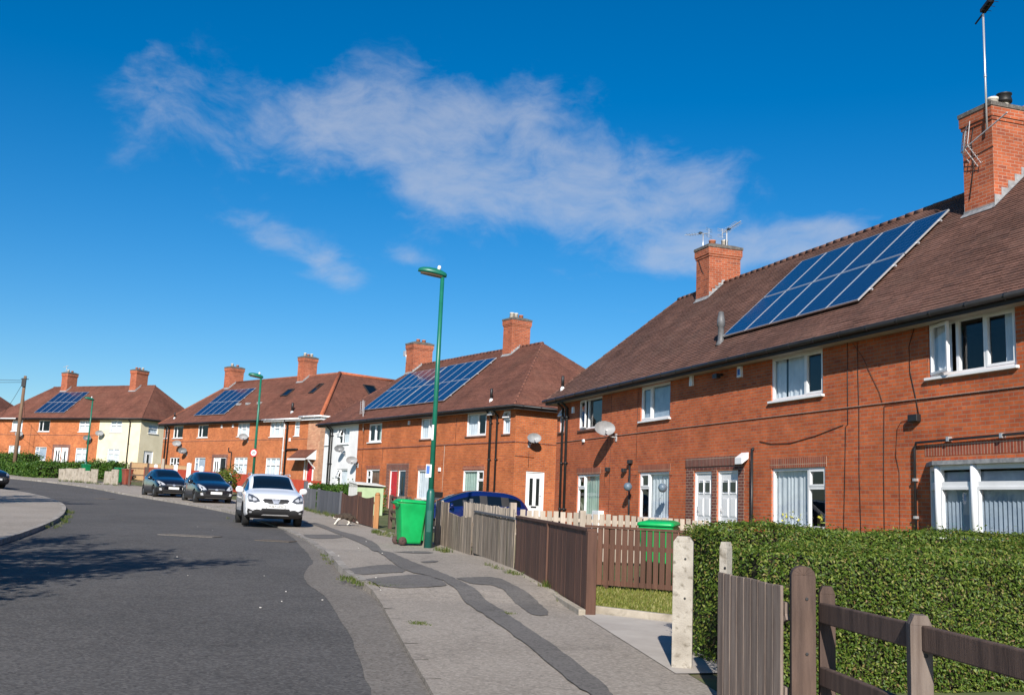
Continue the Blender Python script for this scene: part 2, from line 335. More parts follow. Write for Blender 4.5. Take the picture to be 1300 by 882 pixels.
M['hedge_far'] = leafmat('conifer_hedge_leaf', [(0, (.025,.075,.008)), (.6, (.06,.13,.014)), (1, (.1,.17,.022))])
M['bush'] = leafmat('yellow_green_leaf', [(0, (.05,.08,.008)), (.6, (.1,.14,.015)), (1, (.18,.19,.03))])
M['grass'] = leafmat('grass_blade', [(0, (.11,.15,.02)), (.5, (.2,.225,.04)), (.8, (.3,.28,.08)), (1, (.36,.31,.13))], .3)
M['weed'] = leafmat('verge_weed', [(0, (.045,.085,.01)), (.6, (.09,.13,.02)), (1, (.22,.2,.08))], .3)
M['tree_leaf'] = leafmat('tree_leaf', [(0, (.03,.06,.008)), (1, (.08,.12,.02))])
M['bark'] = noisy('bark', (.06,.045,.035), (.12,.09,.07), 6, .9, .6, stretch=(3,3,.7))
M['car_glass'] = plain('car_glass', (.004,.007,.01), .04, 0, .15, .5)
M['car_white'] = plain('white_car_paint', (.78,.79,.8), .25, 0, .8)
M['car_black'] = plain('black_car_paint', (.008,.0085,.012), .16, 0, 1)
M['car_blue'] = plain('blue_car_paint', (.004,.012,.085), .2, .1, 1)
M['car_trim'] = plain('dark_car_trim', (.016,.016,.017), .55)
M['chrome'] = plain('chrome', (.55,.56,.58), .25, .6)
M['headlight'] = plain('headlight_lens', (.55,.56,.58), .15, .25, 1)
M['headlight_dark'] = plain('headlight_inner', (.12,.125,.13), .15, .4, 1)
M['alloy'] = plain('alloy_wheel', (.42,.43,.45), .3, .8)
M['plate_white'] = plain('number_plate', (.78,.78,.75), .4)
M['sign_red'] = plain('sign_red', (.55,.02,.025), .45)
M['sign_blue'] = plain('sign_blue', (.03,.12,.42), .45)
M['fur_dark'] = noisy('tabby_fur', (.03,.022,.017), (.07,.05,.035), 18, .95, .6, bscale=120)
M['fur_white'] = noisy('white_fur', (.6,.56,.5), (.72,.68,.6), 18, .95, .5, bscale=120)
M['shed_white'] = noisy('white_painted_panel', (.62,.61,.56), (.72,.71,.66), 3, .7, .1)
M['shed_green'] = noisy('sage_painted_panel', (.36,.46,.27), (.44,.54,.33), 3, .7, .1)
M['flower_yellow'] = plain('yellow_petal', (.7,.6,.06), .7)
M['flower_white'] = plain('white_petal', (.75,.75,.7), .7)
M['red_reflector'] = plain('red_reflector', (.5,.03,.02), .3)
M['iron'] = noisy('cast_iron', (.09,.075,.06), (.16,.13,.1), 20, .7, .4)
M['pale_litter'] = noisy('pale_stone_chip', (.4,.38,.35), (.5,.48,.44), 20, .9, .3)
# ------------------------------------------------------------ the setting
def chaikin(P, n=2):
    for _ in range(n):
        Q = [P[0]]
        for a, b in zip(P, P[1:]):
            Q += [(a[0]*.75+b[0]*.25, a[1]*.75+b[1]*.25), (a[0]*.25+b[0]*.75, a[1]*.25+b[1]*.75)]
        Q.append(P[-1]); P = Q
    return P
def resample(P, n):
    L = [0]
    for a, b in zip(P, P[1:]): L.append(L[-1] + math.dist(a, b))
    out = []; k = 0
    for i in range(n):
        d = L[-1] * i / (n - 1)
        while k < len(P) - 2 and L[k+1] < d: k += 1
        t = (d - L[k]) / max(1e-9, L[k+1] - L[k]); t = min(1, max(0, t))
        out.append((P[k][0] + (P[k+1][0]-P[k][0])*t, P[k][1] + (P[k+1][1]-P[k][1])*t))
    return out
def offset(P, d):                            # to the right of travel for d > 0
    out = []
    for i in range(len(P)):
        a = P[max(0, i-1)]; b = P[min(len(P)-1, i+1)]
        dx, dy = b[0]-a[0], b[1]-a[1]; l = math.hypot(dx, dy)
        out.append((P[i][0] + dy/l*d, P[i][1] - dx/l*d))
    return out
def lerp_at(tab, y):
    for (a, b), (c, d) in zip(tab, tab[1:]):
        if y <= c: return b + (d-b) * max(0, (y-a)/(c-a))
    return tab[-1][1]
HP = [(0, .03), (14.6, .03), (15.6, .10), (22.4, .10), (23.6, .035), (38, .035), (40, .09), (200, .09)]
def hp(y): return lerp_at(HP, y)
KR = [(1.4,-25),(.75,0),(-.05,6),(-1.2,12.2),(-1.7,15.0),(-2.25,16.6),(-2.7,18.2),(-3.27,20.8),(-3.98,23.6),(-5.2,28),(-7.0,33.5),(-11.0,43.2),(-14.8,49.8),(-20.4,58.3),(-25.5,66.5),(-31,73),(-38,79.5),(-50,88),(-75,104)]
KL = [(-5.2,-25),(-6.0,0),(-7.6,12),(-9.7,21),(-11.4,27),(-13.4,33.0),(-16.4,40.6),(-19.3,46.5),(-23.6,53.6),(-28.5,59),(-37,66),(-50,75),(-75,91)]
BD = [(4.3,-25),(2.95,0),(2.0,7),(1.62,10),(1.12,13.7),(.78,16.2),(.24,19.4),(-.33,22.6),(-1.3,26.6),(-3.2,31.9),(-4.2,34.9),(-6.1,40.4),(-9.1,48.6),(-12.8,54.5),(-18.3,61.5),(-24.2,71.4),(-27.2,75),(-34,81.5),(-47,91),(-72,108)]
NS = 620
kr = resample(chaikin(KR), NS); kl = resample(chaikin(KL), NS); bd = resample(chaikin(BD, 1), NS)
def strip(name, A, B, za, zb, mat, k=6):
    mb = MB()
    for i in range(len(A)-1):
        for j in range(k):
            q = []
            for (ii, t) in ((i, j/k), (i, (j+1)/k), (i+1, (j+1)/k), (i+1, j/k)):
                x = A[ii][0]+(B[ii][0]-A[ii][0])*t; y = A[ii][1]+(B[ii][1]-A[ii][1])*t
                q.append((x, y, za(y)+(zb(y)-za(y))*t))
            mb.poly(q)
    o = mb.build(name, mat); return tag(o, kind='structure')
road = strip('road', kl, kr, lambda y: g(y), lambda y: g(y), M['asphalt'], 8)
kin = offset(kr, .14)
strip('pavement', kin, bd, lambda y: g(y)+hp(y), lambda y: g(y)+hp(y), M['pave'], 5)
klo = offset(kl, -.14); klp = offset(kl, -2.6)
strip('pavement_opposite', klp, klo, lambda y: g(y)+.1, lambda y: g(y)+.1, M['pave'], 3)
def kerb(name, edge, sgn, h):
    mb = MB(); edge = resample(edge, 175); inn = offset(edge, .14*sgn)
    for i in range(len(edge)-1):
        j_ = .012; a, b = edge[i], edge[i+1]; c, d = inn[i], inn[i+1]
        a, b = (a[0]+(b[0]-a[0])*j_, a[1]+(b[1]-a[1])*j_), (b[0]-(b[0]-a[0])*j_, b[1]-(b[1]-a[1])*j_); c, d = (c[0]+(d[0]-c[0])*j_, c[1]+(d[1]-c[1])*j_), (d[0]-(d[0]-c[0])*j_, d[1]-(d[1]-c[1])*j_)
        e_ = random.uniform(-.004,.006)
        A = [(a[0],a[1],g(a[1])-.05),(b[0],b[1],g(b[1])-.05),(b[0],b[1],g(b[1])+h(b[1])+.006+e_),(a[0],a[1],g(a[1])+h(a[1])+.006+e_)]
        T = [A[3], A[2], (d[0],d[1],g(d[1])+h(d[1])+.003), (c[0],c[1],g(c[1])+h(c[1])+.003)]
        mi = 1 if sgn > 0 and a[1] < 15.3 else 0; mb.poly(A if sgn < 0 else A[::-1], mi); mb.poly(T if sgn < 0 else T[::-1], mi)
    return tag(mb.build(name, [M['kerb'], M['pave']], fix=False), kind='structure')
kerb('kerb', kr, 1, hp); kerb('kerb_opposite', kl, -1, lambda y: .1)
# worn lighter channel between the tarmac and the kerb
ke = [p for p in resample(chaikin(KR), 400) if -20 < p[1] < 31]
TE = [(-20,.2),(0,.42),(11,.48),(12.1,.55),(16,.75),(18,.62),(20.3,.35),(25.7,.28),(31,.12)]
te = [(p[0]-lerp_at(TE, p[1])+random.gauss(0,.009), p[1]) for p in ke]
strip('road_channel', te, [(p[0]-.005, p[1]) for p in ke], lambda y: g(y)+.004, lambda y: g(y)+.004, M['gutter_strip'], 2)
def sheet(name, pix, mat, dz, kind='structure', f=4.009, x0=380, y0=560):   # flat resurfaced area on the pavement
    P = []; pix = chaikin(pix + [pix[0]], 1)[:-1]
    n = len(pix)
    for i in range(n):
        a, b = pix[i], pix[(i+1) % n]
        for k in range(4):
            x = a[0]+(b[0]-a[0])*k/4; y = a[1]+(b[1]-a[1])*k/4
            w = gnd(x0+x/f, y0+y/f, .06)
            P.append((w.x+random.uniform(-.012,.012), w.y+random.uniform(-.03,.03)))
    bm = bmesh.new(); vs = [bm.verts.new((x, y, 0)) for x, y in P]
    es = [bm.edges.new((vs[i], vs[(i+1) % len(vs)])) for i in range(len(vs))]
    bmesh.ops.triangle_fill(bm, use_beauty=True, use_dissolve=False, edges=es)
    for it in range(5):
        bmesh.ops.subdivide_edges(bm, edges=[e for e in bm.edges if e.calc_length() > .3], cuts=1)
        bmesh.ops.triangulate(bm, faces=bm.faces)
    for v in bm.verts: v.co.z = g(v.co.y) + hp(v.co.y) + dz
    bmesh.ops.recalc_face_normals(bm, faces=bm.faces)
    if sum(f.normal.z for f in bm.faces) < 0: bmesh.ops.reverse_faces(bm, faces=bm.faces)
    me = D.meshes.new(name); bm.to_mesh(me); bm.free(); me.materials.append(mat)
    o = D.objects.new(name, me); COL.objects.link(o); return tag(o, kind=kind)
sheet('pavement_trench', [(20,412),(75,420),(200,470),(330,520),(400,572),(490,642),(560,682),(640,692),(760,735),(870,830),(960,882),(1180,1040),(1480,1290),(1640,1290),(1330,1050),(1080,882),(1000,830),(870,752),(790,712),(690,668),(610,640),(540,610),(430,560),(390,512),(300,475),(200,452),(100,412)], M['patch'], .012)
sheet('pavement_patch', [(250,662),(420,640),(488,640),(556,680),(430,684),(290,696)], M['patch'], .008)
sheet('pavement_patch', [(335,716),(560,692),(645,692),(755,735),(740,756),(430,758)], M['patch'], .008)
sheet('pavement_patch', [(20,470),(205,470),(235,484),(150,492),(40,488)], M['patch'], .008)
sheet('pavement_patch', [(615,624),(700,617),(712,626),(640,632)], M['patch'], .008)
sheet('pavement_patch', [(480,560),(560,552),(690,556),(660,572),(560,578)], M['patch'], .008)
sheet('pavement_patch', [(795,711),(880,705),(1010,703),(1100,752),(1200,800),(1290,868),(1200,882),(1120,826),(1000,746),(885,744)], M['patch'], .008)
# garden and ground sheets
gm = MB(); ys = [-60,-30,-10,0,4,8,10,12,13,14,16,18,20,22,24,26,28,30,32,34,36,38,40,42,45,48,51,54,57,60,64,68,72,76,80,85,90,95,100,110,120,150,200,300,400,900]
xs = [-900,-300,-120,-80,-60,-50,-40,-34,-28,-22,-18,-14,-11,-8,-5,-2,1,4,8,14,22,40,80,200,500]
for a, b in zip(ys, ys[1:]):
    for c, d in zip(xs, xs[1:]):
        gm.poly([(c,a,g(a)-.06),(d,a,g(a)-.06),(d,b,g(b)-.06),(c,b,g(b)-.06)])
tag(gm.build('ground', M['ground']), kind='structure')
# front gardens: raised sheet between the boundary and the houses
bd2 = [p for p in resample(chaikin(BD, 1), 200) if p[1] > -10]
strip('front_gardens', [(p[0]+.02, p[1]) for p in bd2], [(p[0]+9.5+(0 if p[1] < 60 else 6), p[1]+4) for p in bd2], lambda y: g(y)+.022, lambda y: g(y)+.02, M['ground'], 2)

def blade(mb, p, h, w, lean, ang):
    dx, dy = math.cos(ang), math.sin(ang)
    b = Vector(p); t = b + Vector((lean*math.cos(ang+1.3), lean*math.sin(ang+1.3), h)); m = b + (t-b)*.55 + Vector((0,0,h*.12))
    s = Vector((dx, dy, 0)) * w
    i = [mb.pt(b-s), mb.pt(b+s), mb.pt(m+s*.7), mb.pt(m-s*.7), mb.pt(t)]
    mb.f += [[i[0],i[1],i[2],i[3]], [i[3],i[2],i[4]]]; mb.mi += [0,0]; mb.sm += [False,False]
def tuft(mb, x, y, z, r, n, h):
    for _ in range(n):
        a = random.uniform(0, 6.28); q = r*math.sqrt(random.random())
        hh = h*random.uniform(.4, 1)
        blade(mb, (x+q*math.cos(a), y+q*math.sin(a), z-.005), hh, random.uniform(.003,.007), hh*random.uniform(.1,.9), random.uniform(0,6.28))
def leaf(mb, p, s, nrm=None, mi=0):
    if nrm is None: nrm = Vector((random.gauss(0,1), random.gauss(0,1), random.gauss(0,1)))
    nrm = nrm.normalized()
    a = nrm.cross(Vector((random.gauss(0,1), random.gauss(0,1), random.gauss(0,1)))).normalized(); b = nrm.cross(a)
    i = [mb.pt(p + a*s), mb.pt(p + b*s*.5 + nrm*s*.12), mb.pt(p - a*s), mb.pt(p - b*s*.5 + nrm*s*.12)]
    mb.f.append(i); mb.mi.append(mi); mb.sm.append(False)

# ------------------------------------------------------------ camera, sun, sky
cam = D.cameras.new('camera'); co = D.objects.new('camera', cam); COL.objects.link(co); scene.camera = co
cam.sensor_fit = 'HORIZONTAL'; cam.sensor_width = 36; cam.lens = FPX / 1300 * 36
cam.shift_y = -(441 - CY) / 1300; cam.clip_start = .1; cam.clip_end = 3000
co.matrix_world = Matrix(((CR.x, CU.x, -FWD.x, EYE.x), (CR.y, CU.y, -FWD.y, EYE.y), (CR.z, CU.z, -FWD.z, EYE.z), (0, 0, 0, 1)))
SUN_EL = rad(29.5); SA = Vector((-.075, -1, 0)).normalized()
sd = SA * math.cos(SUN_EL) + Vector((0, 0, math.sin(SUN_EL)))
sun = D.lights.new('sun', 'SUN'); sun.energy = 5.0; sun.angle = rad(.5); sun.color = (1, .945, .87)
so = D.objects.new('sun', sun); COL.objects.link(so); so.rotation_euler = (-sd).to_track_quat('-Z', 'Y').to_euler(); so.location = (0, -30, 40)
W = D.worlds.new('World'); scene.world = W; W.use_nodes = True
nt = W.node_tree; L = nt.links; bg = nt.nodes['Background']
sky = nd(nt, 'ShaderNodeTexSky', sky_type='NISHITA', sun_disc=False, sun_elevation=SUN_EL, sun_rotation=math.atan2(SA.x, SA.y), altitude=60, air_density=1.0, dust_density=.35, ozone_density=5)
hs = nd(nt, 'ShaderNodeHueSaturation', Saturation=1.36, Value=.97, Hue=.5); L.new(sky.outputs[0], hs.inputs['Color'])
tc = nd(nt, 'ShaderNodeTexCoord')
sx = nd(nt, 'ShaderNodeSeparateXYZ'); L.new(tc.outputs['Generated'], sx.inputs[0])
az = nd(nt, 'ShaderNodeMath', operation='ARCTAN2'); L.new(sx.outputs[0], az.inputs[0]); L.new(sx.outputs[1], az.inputs[1])
el = nd(nt, 'ShaderNodeMath', operation='ARCSINE'); L.new(sx.outputs[2], el.inputs[0])
cv = nd(nt, 'ShaderNodeCombineXYZ'); L.new(az.outputs[0], cv.inputs[0]); L.new(el.outputs[0], cv.inputs[1])
def math2(op, a, b=None, c=None):
    n = nd(nt, 'ShaderNodeMath', operation=op)
    for k, v in enumerate((a, b, c)):
        if v is None: continue
        if hasattr(v, 'is_output'): L.new(v, n.inputs[k])
        else: n.inputs[k].default_value = v
    return n.outputs[0]
# warp, then streaky noise
wz = nd(nt, 'ShaderNodeTexNoise', Scale=9, Detail=4); L.new(cv.outputs[0], wz.inputs['Vector'])
wv = nd(nt, 'ShaderNodeVectorMath', operation='MULTIPLY_ADD'); L.new(wz.outputs['Color'], wv.inputs[0]); wv.inputs[1].default_value = (.06, .05, 0); L.new(cv.outputs[0], wv.inputs[2])
mp = nd(nt, 'ShaderNodeMapping'); mp.inputs['Scale'].default_value = (12, 18, 1); mp.inputs['Rotation'].default_value = (0, 0, rad(-12)); L.new(wv.outputs[0], mp.inputs[0])
n1 = nd(nt, 'ShaderNodeTexNoise', Scale=1, Detail=9, Roughness=.62, Distortion=.4); L.new(mp.outputs[0], n1.inputs['Vector'])
mp2 = nd(nt, 'ShaderNodeMapping'); mp2.inputs['Scale'].default_value = (30, 75, 1); mp2.inputs['Rotation'].default_value = (0, 0, rad(38)); L.new(wv.outputs[0], mp2.inputs[0])
n2 = nd(nt, 'ShaderNodeTexNoise', Scale=1, Detail=6, Roughness=.6); L.new(mp2.outputs[0], n2.inputs['Vector'])
tex = math2('ADD', math2('MULTIPLY', n1.outputs[0], .72), math2('MULTIPLY', n2.outputs[0], .28))
def azel(px, py):
    r = ray(px, py).normalized(); return math.atan2(r.x, r.y), math.asin(r.z)
tot = None
#        centre px, half-width px, half-height px, tilt, weight
for (px, py, hw, hh, tilt, wt) in ((650,200,130,90,0,1.0),(760,255,130,52,-6,.95),(560,235,80,62,0,.8),(430,155,125,66,-4,.95),(310,165,80,55,-10,.6),(520,120,80,60,0,.42),(885,235,90,42,0,.85),(640,130,70,42,0,.5),(190,110,62,75,0,.62),(150,175,40,40,0,.3),(345,300,90,26,-14,.9),(425,345,42,22,-8,1.0),(520,325,58,14,-16,.55),(940,318,150,30,8,1.05),(1030,300,90,26,10,.8),(860,330,55,20,4,.75),(810,392,50,12,4,.65),(230,500,60,16,0,.25),(730,350,30,12,0,.3)):
    a0, e0 = azel(px, py); ca, sa = math.cos(rad(tilt)), math.sin(rad(tilt))
    # local axes of the blob, in azimuth and elevation
    a1, e1 = azel(px + 1, py); kx = abs(a1 - a0); a2, e2 = azel(px, py - 1); ky = abs(e2 - e0)
    dx = math2('SUBTRACT', az.outputs[0], a0); dy = math2('SUBTRACT', el.outputs[0], e0)
    u = math2('ADD', math2('MULTIPLY', dx, ca/(hw*kx)), math2('MULTIPLY', dy, sa/(hw*ky)))
    v = math2('ADD', math2('MULTIPLY', dx, -sa/(hh*kx)), math2('MULTIPLY', dy, ca/(hh*ky)))
    r2 = math2('ADD', math2('MULTIPLY', u, u), math2('MULTIPLY', v, v))
    bl = math2('MULTIPLY', math2('EXPONENT', math2('MULTIPLY', r2, -1.0)), wt)
    tot = bl if tot is None else math2('ADD', tot, bl)
# wide scattered wisps for the rest of the sky, thinner still
cov = math2('MINIMUM', tot, 1.15)
dens = nd(nt, 'ShaderNodeMapRange', interpolation_type='SMOOTHSTEP'); dens.inputs[1].default_value = .6; dens.inputs[2].default_value = 1.14; dens.inputs[4].default_value = .54
L.new(math2('ADD', math2('MULTIPLY', cov, .42), math2('ADD', math2('MULTIPLY', math2('SUBTRACT', tex, .5), 1.2), .485)), dens.inputs[0])
calpha = math2('MULTIPLY', dens.outputs[0], math2('MINIMUM', math2('MULTIPLY', cov, 2.5), 1.))
cloud = mixc(nt, hs.outputs[0], (4.9, 5.25, 6.0), calpha)
L.new(cloud, bg.inputs[0]); bg.inputs[1].default_value = .082
scene.render.engine = 'CYCLES'
scene.view_settings.view_transform = 'Standard'; scene.view_settings.look = 'None'; scene.view_settings.exposure = .5; scene.view_settings.gamma = 1
scene.view_settings.use_curve_mapping = False
scene.render.resolution_x = 1024; scene.render.resolution_y = 694
scene.cycles.max_bounces = 8; scene.cycles.transparent_max_bounces = 16
# ------------------------------------------------------------ houses
def frame_at(x, y, rz): return Matrix.Translation((x, y, 0)) @ Matrix.Rotation(rz, 4, 'Z')
class House:
    def __init__(s, name, label, cat, x, y, rz, z0, group='brick terraces along the street'):
        s.e = thing(name, label, cat, (x, y, z0), rz, group); s.z0 = z0; s.T = Matrix.Translation((0, 0, -z0))
    def mb(s, M=None): return MB(s.T @ M if M is not None else s.T)
def wall_face(mb, x0, x1, z0, z1, ops, M=Matrix.Identity(4), reveal=.11, mi=0, mir=None):
    base = mb.M; mb.M = base @ M
    xs = sorted({x0, x1} | {v for o in ops for v in o[:2] if x0 < v < x1}); zs = sorted({z0, z1} | {v for o in ops for v in o[2:4] if z0 < v < z1})
    for a, b in zip(xs, xs[1:]):
        for c, d in zip(zs, zs[1:]):
            mx, mz = (a+b)/2, (c+d)/2
            if any(o[0] < mx < o[1] and o[2] < mz < o[3] for o in ops): continue
            mb.poly([(a,0,c),(b,0,c),(b,0,d),(a,0,d)], mi)
    r = reveal; mr = mi if mir is None else mir
    for a, b, c, d in [o[:4] for o in ops]:
        if b <= x0 or a >= x1: continue
        mb.poly([(a,0,c),(a,r,c),(a,r,d),(a,0,d)][::-1], mr); mb.poly([(b,0,c),(b,r,c),(b,r,d),(b,0,d)], mr)
        mb.poly([(a,0,d),(a,r,d),(b,r,d),(b,0,d)][::-1], mr); mb.poly([(a,0,c),(a,r,c),(b,r,c),(b,0,c)], mr)
    mb.M = base
def frame_rect(mb, x0, x1, z0, z1, w, y0, y1, mi=0):
    mb.box(x0, x0+w, y0, y1, z0, z1, mi); mb.box(x1-w, x1, y0, y1, z0, z1, mi)
    mb.box(x0+w, x1-w, y0, y1, z0, z0+w, mi); mb.box(x0+w, x1-w, y0, y1, z1-w, z1, mi)
def window(H, x0, x1, z0, z1, cols, cur=None, M=Matrix.Identity(4), sill='white', open_leaf=None, sash=(), label=None, curt_span=None, blind=False, fmat='upvc'):
    f = H.mb(M); p = H.mb(M)
    frame_rect(f, x0, x1, z0, z1, .062, .035, .105)
    x = x0 + .05; Wt = x1 - x0 - .1
    for ci, (fr, rows) in enumerate(cols):
        xw = x + Wt*fr
        if ci < len(cols)-1: f.box(xw-.035, xw+.035, .037, .103, z0+.062, z1-.062)
        a = x + (.03 if ci else 0); b = xw - (.03 if ci < len(cols)-1 else 0)
        z = z1 - .05; Ht = z1 - z0 - .1
        for ri, rf in enumerate(rows):
            zb = z - Ht*rf
            c = zb + (.03 if ri < len(rows)-1 else 0); d = z - (.03 if ri else 0)
            if ri < len(rows)-1: f.box(a, b, .038, .102, zb-.035, zb+.035)
            op = open_leaf and open_leaf[:2] == (ci, ri)
            if (ci, ri) in sash and not op:
                frame_rect(f, a, b, c, d, .045, .028, .09); p.poly([(a+.04,.07,c+.04),(b-.04,.07,c+.04),(b-.04,.07,d-.04),(a+.04,.07,d-.04)])
            elif op:
                kind, ang = open_leaf[2], open_leaf[3]
                if kind == 'side':                 # hinged at the left edge, swung outward
                    R = Matrix.Translation((a, .03, 0)) @ Matrix.Rotation(-ang, 4, 'Z') @ Matrix.Translation((-a, -.03, 0))
                else:                               # hinged at the top
                    R = Matrix.Translation((0, .03, d)) @ Matrix.Rotation(-ang, 4, 'X') @ Matrix.Translation((0, -.03, -d))
                s0, s1 = f.M, p.M; f.M = s0 @ R; p.M = s1 @ R
                frame_rect(f, a, b, c, d, .045, .0, .055); p.poly([(a+.04,.03,c+.04),(b-.04,.03,c+.04),(b-.04,.03,d-.04),(a+.04,.03,d-.04)])
                f.M, p.M = s0, s1
            else: p.poly([(a,.075,c),(b,.075,c),(b,.075,d),(a,.075,d)])
            z = zb
        x = xw
    o = f.build('window', M_[fmat], H.e)
    if label: o['label'] = label
    p.build('pane', M_['glass'], o)
    if sill:
        q = H.mb(M); q.box(x0-.06, x1+.06, -.07 if sill == 'white' else -.05, .045, z0-.055 if sill == 'white' else z0-.07, z0-.004)
        q.build('sill', M_['upvc'] if sill == 'white' else M_['tile_a'], o, bevel=.006)
    if cur:
        spans = curt_span or [(0, 1)]
        for s0, s1 in spans:
            q = H.mb(M)
            a = x0 + .03 + (x1-x0-.06)*s0; b = x0 + .03 + (x1-x0-.06)*s1
            if blind:
                n = max(2, int((b-a)/.11))
                for k in range(n):
                    xa = a+(b-a)*k/n; xb = a+(b-a)*(k+1)/n - .006
                    q.poly([(xa,.125,z0),(xb,.15,z0),(xb,.15,z1),(xa,.125,z1)])
            else:
                n = max(6, int((b-a)/.022))
                for k in range(n):
                    w = lambda kk: .135 + .011*math.sin(kk*.85 + 1.3*math.sin(kk*.23))
                    q.poly([(a+(b-a)*k/n, w(k), z0-.02),(a+(b-a)*(k+1)/n, w(k+1), z0-.02),(a+(b-a)*(k+1)/n, w(k+1), z1),(a+(b-a)*k/n, w(k), z1)], 0, True)
            q.build('curtain', M_[cur], o)
    return o
M_ = M
def door(H, x0, x1, z0, z1, leaf='white_door', M=Matrix.Identity(4), style='panel', label=None, fr=.055, handle_left=True, handle='alu'):
    f = H.mb(M); f.box(x0, x0+fr, .03, .1, z0, z1); f.box(x1-fr, x1, .03, .1, z0, z1); f.box(x0+fr, x1-fr, .03, .1, z1-fr, z1); f.box(x0, x1, -.02, .1, z0-.04, z0)
    a, b, t = x0+fr, x1-fr, z1-fr
    o = H.mb(M); o.box(a, b, .065, .1, z0, t)
    w = b-a; h = t-z0; gl = H.mb(M)
    def raised(u0, u1, v0, v1):
        o.box(a+w*u0, a+w*u1, .058, .066, z0+h*v0, z0+h*v1); o.box(a+w*u0+.025, a+w*u1-.025, .05, .059, z0+h*v0+.025, z0+h*v1-.025)
    if style == 'panel':
        for u0, u1 in ((.13,.45),(.55,.87)):
            raised(u0, u1, .12, .40); raised(u0, u1, .44, .68)
            gl.box(a+w*(u0+.03), a+w*(u1-.03), .045, .064, z0+h*.76, z0+h*.88)
            frame_rect(o, a+w*u0, a+w*u1, z0+h*.73, z0+h*.91, .022, .052, .066)
    elif style == 'twolight':
        for u0, u1 in ((.2,.4),(.6,.8)):
            gl.box(a+w*u0, a+w*u1, .05, .064, z0+h*.3, z0+h*.88); frame_rect(o, a+w*u0-.025, a+w*u1+.025, z0+h*.3-.025, z0+h*.88+.025, .025, .05, .067)
        raised(.15, .85, .05, .2)
    elif style == 'onelight':
        gl.box(a+w*.38, a+w*.62, .05, .064, z0+h*.42, z0+h*.86); frame_rect(o, a+w*.34, a+w*.66, z0+h*.4, z0+h*.88, .03, .05, .067); raised(.2, .8, .08, .3)
    else:
        for v0, v1 in ((.1,.36),(.42,.62),(.68,.9)): raised(.14,.46,v0,v1); raised(.54,.86,v0,v1)
    fo = f.build('door', M_['upvc'], H.e)
    if label: fo['label'] = label
    o.build('door_leaf', M_[leaf], fo)
    if gl.v: gl.build('door_glass', M_['car_glass'], fo)
    k = H.mb(M); hx = a+.06 if handle_left else b-.06; k.box(hx-.015, hx+.015, .045, .066, z0+.9, z0+1.12); k.tube([(hx,.03,z0+1.02),(hx+(.1 if handle_left else -.1),.03,z0+1.02)], .01, 6); k.build('door_handle', M_[handle], fo)
    k = H.mb(M); k.box((a+b)/2-.14, (a+b)/2+.14, .052, .067, z0+.34 if style != 'twolight' else z0+.5, z0+.41 if style != 'twolight' else z0+.57); k.build('letterbox', M_['black'] if leaf == 'white_door' else M_['alu'], fo)
    return fo
def roof_slope(mb, bl, br, tr, tl, gauge=.1, seg=2.5, mi=0, th=.014):
    bl, br, tr, tl = map(Vector, (bl, br, tr, tl))
    n = (br - bl).cross(tl - bl).normalized(); Ls = (tl - bl) - (br-bl).normalized()*((tl-bl).dot((br-bl).normalized()))
    N = max(2, round(Ls.length / gauge))
    for k in range(N):
        a, b = bl.lerp(tl, k/N), br.lerp(tr, k/N); c, d = bl.lerp(tl, (k+1)/N), br.lerp(tr, (k+1)/N)
        m = max(1, int((b-a).length/seg))
        for j in range(m):
            h0 = th*random.uniform(.75, 1.35)
            p, q = a.lerp(b, j/m), a.lerp(b, (j+1)/m); r, s = c.lerp(d, (j+1)/m), c.lerp(d, j/m)
            mb.poly([p+n*h0, q+n*h0, r+n*.002, s+n*.002], mi); mb.poly([p-n*.004, q-n*.004, q+n*h0, p+n*h0], mi)
def hip_roof(H, x0, x1, dep, ze, zr, xa, xb, mat, ov=.36, seg=2.5, gauge=.1, ridge='tile_ridge', hips=('l','r')):
    mb = H.mb(); y0, y1, ym = -ov, dep+ov, dep/2; X0, X1 = x0-ov, x1+ov
    roof_slope(mb, (X0,y0,ze), (X1,y0,ze), (xb,ym,zr), (xa,ym,zr), gauge, seg)
    roof_slope(mb, (X1,y1,ze), (X0,y1,ze), (xa,ym,zr), (xb,ym,zr), .3, 6)
    roof_slope(mb, (X1,y0,ze), (X1,y1,ze), (xb,ym,zr), (xb,ym,zr), gauge, seg)
    roof_slope(mb, (X0,y1,ze), (X0,y0,ze), (xa,ym,zr), (xa,ym,zr), gauge, seg)
    ro = mb.build('roof', M_[mat], H.e)
    rt = H.mb()
    def run(a, b, r_=.08):
        a, b = Vector(a), Vector(b); n = max(2, int((b-a).length/.33))
        for k in range(n):
            p, q = a.lerp(b, k/n), a.lerp(b, (k+1.06)/n); up = Vector((0,0,random.uniform(-.006,.006)))
            rt.tube([p+up, q+up], r_+random.uniform(-.003,.003), 8, 0, r_*.93)
    run((xa,ym,zr-.01), (xb,ym,zr-.01))
    for (ex, ey, ax) in ((X0,y0,xa),(X1,y0,xb)): run((ex,ey,ze-.03), (ax,ym,zr-.04), .06)
    rt.build('ridge_tiles', M_[mat], ro)
    # eaves: soffit, fascia, gutter all round the visible sides
    s = H.mb(); s.box(X0+.03, X1-.03, y0+.03, .0, ze-.17, ze-.15); s.box(x1, X1-.03, 0, y1, ze-.17, ze-.15); s.box(X0+.03, x0, 0, y1, ze-.17, ze-.15); s.box(X0+.03, X1-.03, dep, y1, ze-.172, ze-.152)
    s.build('soffit', M_['soffit'], H.e)
    s = H.mb(); s.box(X0+.01, X1-.01, y0+.01, y0+.03, ze-.19, ze-.005); s.box(X1-.03, X1-.01, y0+.03, y1, ze-.19, ze-.005); s.box(X0+.01, X0+.03, y0+.03, y1, ze-.19, ze-.005)
    s.build('fascia', M_['fascia'], H.e)
    return ro
